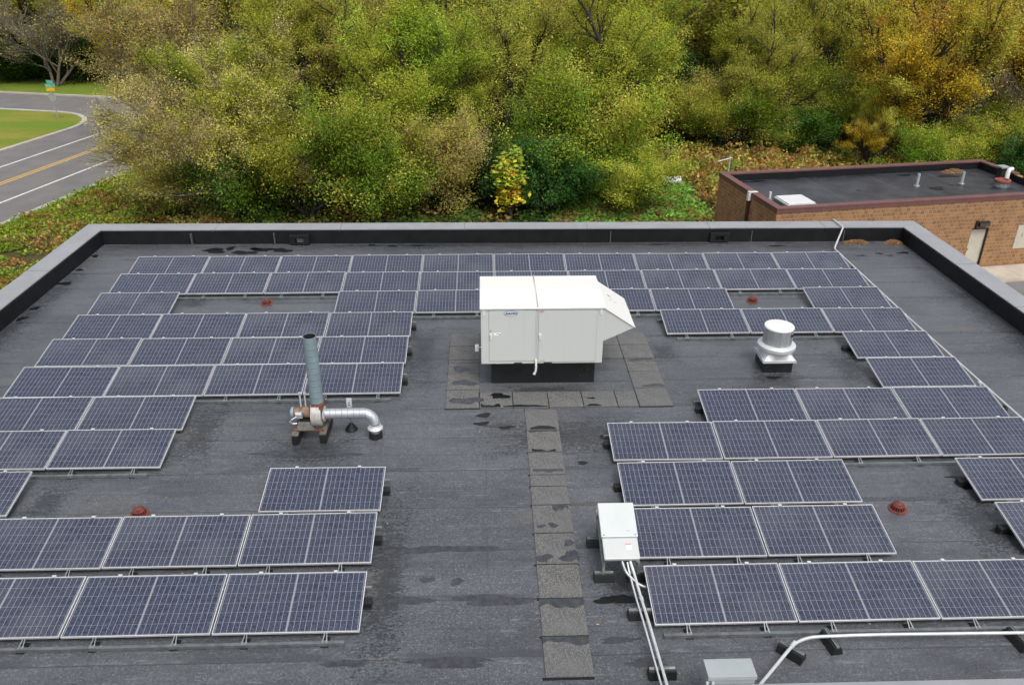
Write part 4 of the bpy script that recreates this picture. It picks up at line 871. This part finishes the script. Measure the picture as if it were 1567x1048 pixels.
proto('orange', 'deciduous_tree', 'bark', seed=7, thick=1.9, H=13.5, RR=5.5, pal=[OR, OR2, GO, GO2], leaves=90000, lsize=.052, stems=3, spread=.55)
proto('bare', 'bare_tree', 'twig', seed=8, H=13, RR=5.5, pal=[TAN2, OL3], leaves=4500, lsize=.08, stems=3, levels=4, kids=(5, 5, 5, 4), spread=.65, twig=.016)
proto('dshrub', 'shrub', 'bark', 'stems', 'foliage', seed=9, H=4, RR=2.6, pal=[DG, DG2, DG, (.09, .17, .05)], leaves=36000, lsize=.062, stems=6, levels=3, kids=(4, 4, 3), spread=.8, sigma=.26, bare=.05)
proto('oshrub', 'shrub', 'bark', 'stems', 'foliage', seed=10, H=5, RR=3.2, pal=[OL, OL2, OL3, BG2], leaves=60000, lsize=.047, stems=6, levels=3, kids=(4, 4, 3), spread=.8, sigma=.28, bare=.05)
proto('tshrub', 'shrub', 'twig', 'stems', 'foliage', seed=11, H=5.5, RR=2.8, pal=[TAN2, TAN3, (.40, .32, .11), OL], leaves=48000, lsize=.044, stems=6, levels=3, kids=(5, 4, 4), spread=.7, sigma=.26, bare=.05)
proto('gshrub', 'shrub', 'bark', 'stems', 'foliage', seed=12, H=3.4, RR=2.6, pal=[(.14, .26, .05), BG2, (.09, .19, .035), (.19, .32, .08)], leaves=26000, lsize=.066, stems=6, levels=3, kids=(4, 4, 3), spread=.8, sigma=.26, bare=.03)
proto('sapling', 'sapling', 'bark', 'stem', 'foliage', seed=13, H=3.8, RR=1.2, pal=[(.52, .42, .04), (.36, .42, .04), (.50, .30, .05), (.30, .36, .05)], leaves=2200, lsize=.105, stems=2, levels=3, kids=(5, 3, 3), spread=.55, sigma=.16, bare=.15)
used = set()
def plant(key, x, y, H, RR, rz, lb, cat, group=None, sink=0., lean=0., leandir=0.):
    name, pn, cn, tm_, lm = PROTO[key]; t = thing(name, lb, cat, (x, y, GZ-sink), 0, group)
    zt = max(v.co.z for v in tm_.vertices) if key not in HZ else HZ[key]; HZ[key] = zt
    t.scale = (RR, RR, H/zt)
    t.rotation_euler = (Matrix.Rotation(lean, 3, Vector((math.cos(leandir), math.sin(leandir), 0))) @ Matrix.Rotation(rz, 3, 'Z')).to_euler()
    for nm, me in ((pn, tm_), (cn, lm)):
        if me is None: continue
        o = bpy.data.objects.new(nm, me); COL.objects.link(o); o.parent = t
    return t
HZ = {}
TG, SG = 'trees of the wood edge', 'shrubs along the wood edge'
plant('tan', -16.9, 49.5, 10.6, .97, .3, 'sparse tan tree spreading over the road left of the roof', 'tree', TG)
plant('tan2', -22.5, 63, 12.5, 1.05, 1.2, 'pale tan tree behind the one leaning over the road', 'tree', TG)
plant('olive', -12.8, 50.5, 11.6, 1.0, 2.2, 'olive yellow tree between the tan tree and the bright green one', 'tree', TG)
plant('tan', -15.0, 47, 7.4, .80, 4.4, 'low tan tree with fine twigs just beyond the left far corner of the parapet', 'tree', TG)
plant('bright', -6.2, 54.5, 13.2, 1.02, .5, 'bright green tree, tallest behind the blower stack', 'tree', TG)
plant('olive2', -13.5, 66, 14.5, 1.05, 4.0, 'olive tree farther back behind the bright green one, to its left', 'tree', TG)
plant('olive2', .6, 60, 13.4, .95, 1.0, 'olive tree with dark upright trunk above the white rooftop unit', 'tree', TG)
plant('olive', 8.2, 62, 13.8, 1.2, 5.0, 'broad olive tree with forked dark trunk right of the white rooftop unit', 'tree', TG)
plant('olive2', 4.6, 71, 14.5, 1.0, 2.6, 'olive tree standing behind the broad forked one', 'tree', TG)
plant('tshrub', -2.2, 48.2, 6.6, 1.0, .4, 'tan brown shrub below the bright green tree, left of the dark evergreen shrub', 'shrub', SG)
plant('oshrub', 6.4, 50.5, 8.6, 1.3, .9, 'olive shrub right of the dark green shrub behind the rooftop unit', 'shrub', SG)
plant('oshrub', -6.4, 46.8, 7.4, 1.15, 2.5, 'yellow green shrub below the bright green tree behind the far parapet', 'shrub', SG)
plant('oshrub', -10.0, 46.2, 6.6, 1.15, 4.1, 'olive shrub behind the far parapet left of the blower stack', 'shrub', SG)
plant('gshrub', -13.4, 46, 4.6, 1.05, .2, 'dark leafed green shrub at the far left parapet end below the olive tree', 'shrub', SG)
plant('dshrub', 3.4, 47, 4.6, 1.0, .6, 'dark green dense shrub right of the yellow orange sapling', 'shrub', SG)
plant('dshrub', .2, 49, 4.6, .9, 2.6, 'dark green shrub left of the yellow orange sapling', 'shrub', SG)
plant('sapling', 1.5, 44.6, 4.0, 1.35, 0, 'yellow and orange sapling before the dark green shrubs', 'sapling')
plant('oshrub', 8.6, 47.5, 4.4, .9, 5.5, 'olive brown shrub at the left rim of the weedy clearing', 'shrub', SG)
plant('tan2', 21.5, 84, 15.5, 1.25, .7, 'tan and brown half bare tree far behind the weedy clearing', 'tree', TG)
plant('olive', 26.6, 70, 13.5, 1.15, 1.1, 'olive tree with leaning dark trunk behind the brick building', 'tree', TG, lean=R(9), leandir=R(100))
plant('tshrub', 15.8, 66, 6.0, 1.3, 2.0, 'greyish tan shrub at the back of the weedy clearing', 'shrub', SG)
plant('gshrub', 20.4, 64.5, 3.4, 1.1, .4, 'green shrub behind the slanted post, left of the leaning trunk', 'shrub', SG)
plant('gshrub', 23.6, 63, 3.2, 1.0, 2.9, 'green shrub at the foot of the leaning trunk', 'shrub', SG)
plant('gshrub', 24.5, 76, 6.5, 1.3, 1.9, 'pale green bush deep behind the leaning trunk', 'shrub', SG)
plant('dshrub', 17.0, 72, 6.5, 1.5, 1.3, 'dark green tall shrub behind the greyish tan one', 'shrub', SG)
plant('gold', 30.6, 59, 12.6, 1.05, .9, 'golden tree right behind the brick building roof', 'tree', TG)
plant('orange', 36.8, 63, 14.0, 1.1, 2.0, 'orange brown tree at the top right corner of the photo', 'tree', TG)
plant('gold', 26.5, 56, 5.2, .5, 3.3, 'small yellow green tree behind the left part of the brick building', 'tree', TG)
plant('bare', 38.5, 57, 9.5, .8, 2.2, 'grey bare branched tree at the right edge behind the brick building', 'tree', TG)
plant('dshrub', 34.2, 49.5, 4.4, .85, .5, 'dark evergreen shrub at the right photo edge beyond the brick building', 'shrub', SG)
plant('oshrub', 29.3, 52.5, 4.2, .9, 1.4, 'olive shrub behind the rear corner of the brick building', 'shrub', SG)
plant('oshrub', 35.5, 56.5, 5.0, 1.0, 5.1, 'olive shrub at the right photo edge above the dark evergreen one', 'shrub', SG)
plant('gold', 34.6, 76, 14.5, 1.1, 4.4, 'golden tree deep behind the brick building, left of the orange one', 'tree', TG)
plant('oshrub', 18.2, 61.5, 5.2, 1.05, 3.7, 'olive shrub on the back rim of the weedy clearing', 'shrub', SG)
plant('olive2', 20.5, 66, 11.5, .85, 3.0, 'slender olive tree left of the leaning trunk', 'tree', TG)
plant('oshrub', 27.5, 64.5, 6.5, 1.2, .2, 'olive shrub filling the gap below the leaning tree', 'shrub', SG)
plant('tshrub', 31.5, 66.5, 7.5, 1.4, 1.2, 'tan shrub deep under the golden and leaning trees', 'shrub', SG)
plant('bare', -54.0, 91.0, 11.5, 1.15, .4, 'grey bare tree at the far left edge across the side street', 'tree', TG)
plant('olive', -51.5, 100, 15.5, 1.05, 3.9, 'olive tree right of the grey bare one across the side street', 'tree', TG)
plant('bare', -44.2, 90.5, 10.5, .95, 2.4, 'bare tree with pale twigs in the middle across the side street', 'tree', TG)
plant('bright', -41.0, 100, 16, 1.1, 1.9, 'bright green tree across the side street behind the street sign', 'tree', TG)
plant('gold', -35.8, 92, 12, .9, .6, 'golden tan tree across the side street beside the bright green one', 'tree', TG)
plant('dshrub', -53.5, 95.5, 6.5, 1.7, .3, 'dark undergrowth shrub at the far left verge, leftmost', 'shrub', SG)
plant('dshrub', -48.6, 95, 6.0, 1.6, 1.9, 'dark undergrowth shrub at the far left verge, middle one', 'shrub', SG)
plant('dshrub', -43.3, 94, 5.5, 1.4, 3.6, 'dark undergrowth shrub at the far left verge, nearest the street sign', 'shrub', SG)
plant('olive', -59.5, 101, 15, 1.1, 1.4, 'olive tree behind the grey bare one at the far left edge', 'tree', TG)

# far wood : one mass of trees nobody could count
rng = np.random.default_rng(77)
LOWP = []
for i, (pal, H, RR, st) in enumerate([([OL, OL2, OL3], 14, 5.8, 2), ([OL2, BG2, OL], 15, 5.6, 2), ([TAN, TAN2, OL3], 14, 5.6, 3), ([GO2, OL3, OR2], 15, 5.8, 2), ([BG, BG2, OL], 14, 5.5, 2)]):
    br, C, cols, tb, lq = tree_data(seed=40+i, H=H, RR=RR, pal=pal, leaves=9000, lsize=.155, stems=st, levels=3, kids=(6, 5, 4), sigma=.55)
    LOWP.append((tb, lq, cols))
LV, LF, LC, TV, TF, lo_n, tr_n = [], [], [], [], [], 0, 0
spots = []
for row, y in enumerate(np.arange(78, 180, 8.5)):
    for x in np.arange(-1.05*y*.78-8, 1.0*y*.78+8, 8.5):
        xx, yy = x+rng.uniform(-3, 3), y+rng.uniform(-3, 3)
        d_side = xx*D.x+yy*D.y; a_side = xx*N.x+yy*N.y-OFF
        if d_side < 86 and a_side < 12: continue
        if yy < 86 and -20 > xx: continue
        spots.append((xx, yy))
for xx, yy in spots:
    k = int(rng.choice(5, p=[.34, .22, .14, .16, .14] if xx < 30 else [.2, .08, .2, .42, .1])); (tb, lq, cols) = LOWP[k]; a = rng.uniform(0, 6.28); s_ = rng.uniform(.85, 1.15)
    Rm = np.array([[math.cos(a), -math.sin(a), 0], [math.sin(a), math.cos(a), 0], [0, 0, 1]])*s_
    off = np.array([xx, yy, GZ])
    LV.append(lq[0]@Rm.T+off); LF.append(lq[1]+lo_n); lo_n += len(lq[0]); LC.append(cols*rng.uniform(.85, 1.15))
    TV.append(tb[0]@Rm.T+off); TF.append(tb[1]+tr_n); tr_n += len(tb[0])
fo = bpy.data.objects.new('far_wood', mesh_np('far_wood', np.concatenate(LV), np.concatenate(LF), M['leaf'], np.concatenate(LC))); COL.objects.link(fo)
tag(fo, 'mass of autumn trees filling the background behind the wood edge', 'wood', kind='stuff')
ft = bpy.data.objects.new('far_trunks', mesh_np('far_trunks', np.concatenate(TV), np.concatenate(TF), M['bark'])); COL.objects.link(ft); ft.parent = fo; ft['kind'] = 'stuff'

# weeds and ground vines
def weeds(name, n, region, pal, size, hmax, lb, cat, seed, flat=1.2, clump=.9):
    rng = np.random.default_rng(seed); P = np.array(region); out = []
    lo, hi = P.min(0), P.max(0); nc = n//70; cc = []
    while len(cc) < nc:
        q = rng.uniform(lo, hi); ins = False; j = len(P)-1
        for i in range(len(P)):
            if (P[i, 1] > q[1]) != (P[j, 1] > q[1]) and q[0] < (P[j, 0]-P[i, 0])*(q[1]-P[i, 1])/(P[j, 1]-P[i, 1]+1e-9)+P[i, 0]: ins = not ins
            j = i
        if ins: cc.append(q)
    pal = np.array(pal); C, K = [], []
    for q in cc:
        m = 70; h = hmax*rng.uniform(.35, 1.); z = rng.uniform(0, 1, m)**.8*h
        C.append(np.stack([q[0]+rng.normal(0, .33*clump, m), q[1]+rng.normal(0, .33*clump, m), GZ+.05+z], 1)); K.append(pal[rng.integers(len(pal))][None]*np.exp(rng.normal(0, .22, (m, 1)))*np.exp(rng.normal(0, .06, (m, 3))))
    C = np.concatenate(C); K = np.concatenate(K); V, F = leaf_quads(rng, C, size, flat)
    o = bpy.data.objects.new(name, mesh_np(name, V, F, M['leaf'], K)); COL.objects.link(o); tag(o, lb, cat, kind='stuff')
LREG = [tuple(Vector(rd(7.0, t, 0))[:2]) for t in (22, 30, 40, 52, 60)]+[(-14, 62), (-11, 46), (-12.6, 30), (-12.6, 20)]
weeds('roadside_weeds', 95000, LREG, [(.26, .29, .04), (.19, .26, .03), (.27, .17, .065), (.20, .26, .04), (.30, .15, .06), (.33, .28, .08)], .085, .48, 'mixed green and rust weeds between the road and the dark building', 'weeds', 21)
weeds('roadside_grass', 42000, [tuple(Vector(rd(6.6, t, 0))[:2]) for t in (18, 40, 62)]+[tuple(Vector(rd(9.2, t, 0))[:2]) for t in (62, 40, 18)], [(0.175, 0.280, 0.026), (0.263, 0.315, 0.035), (0.123, 0.210, 0.021)], .07, .30, 'bright green grass strip along the road kerb', 'grass', 22)
weeds('ground_vine', 42000, [(4, 44), (12.8, 43.5), (12.9, 52.6), (9, 52.6), (5, 49)], [(.15, .33, .05), (.20, .42, .075), (.10, .22, .04), (.25, .27, .06), (.24, .17, .06)], .11, .5, 'bright green ground vines beside the brick building side wall', 'vines', 23, .5)
weeds('rust_weeds', 36000, [(5, 50), (8.5, 53), (13.2, 53), (13.6, 44), (17, 45), (30, 48.5), (30, 56), (20, 60), (10, 62), (6, 56)], [(.34, .17, .06), (.28, .16, .065), (.42, .31, .10), (.33, .31, .06), (.40, .22, .075), (.22, .26, .05)], .10, 1.3, 'rust and tan tall weeds in the clearing behind the brick building', 'weeds', 24, 2.0)
weeds('wood_floor', 64000, [(-15, 38), (10, 38), (9, 44), (14, 62), (40, 52), (44, 70), (10, 75), (-20, 75), (-17, 58)], [(0.070, 0.123, 0.026), (0.140, 0.140, 0.035), (0.228, 0.140, 0.052), (0.052, 0.096, 0.021)], .13, .7, 'dark low undergrowth beneath the trees of the wood edge', 'undergrowth', 25, .8, 1.5)
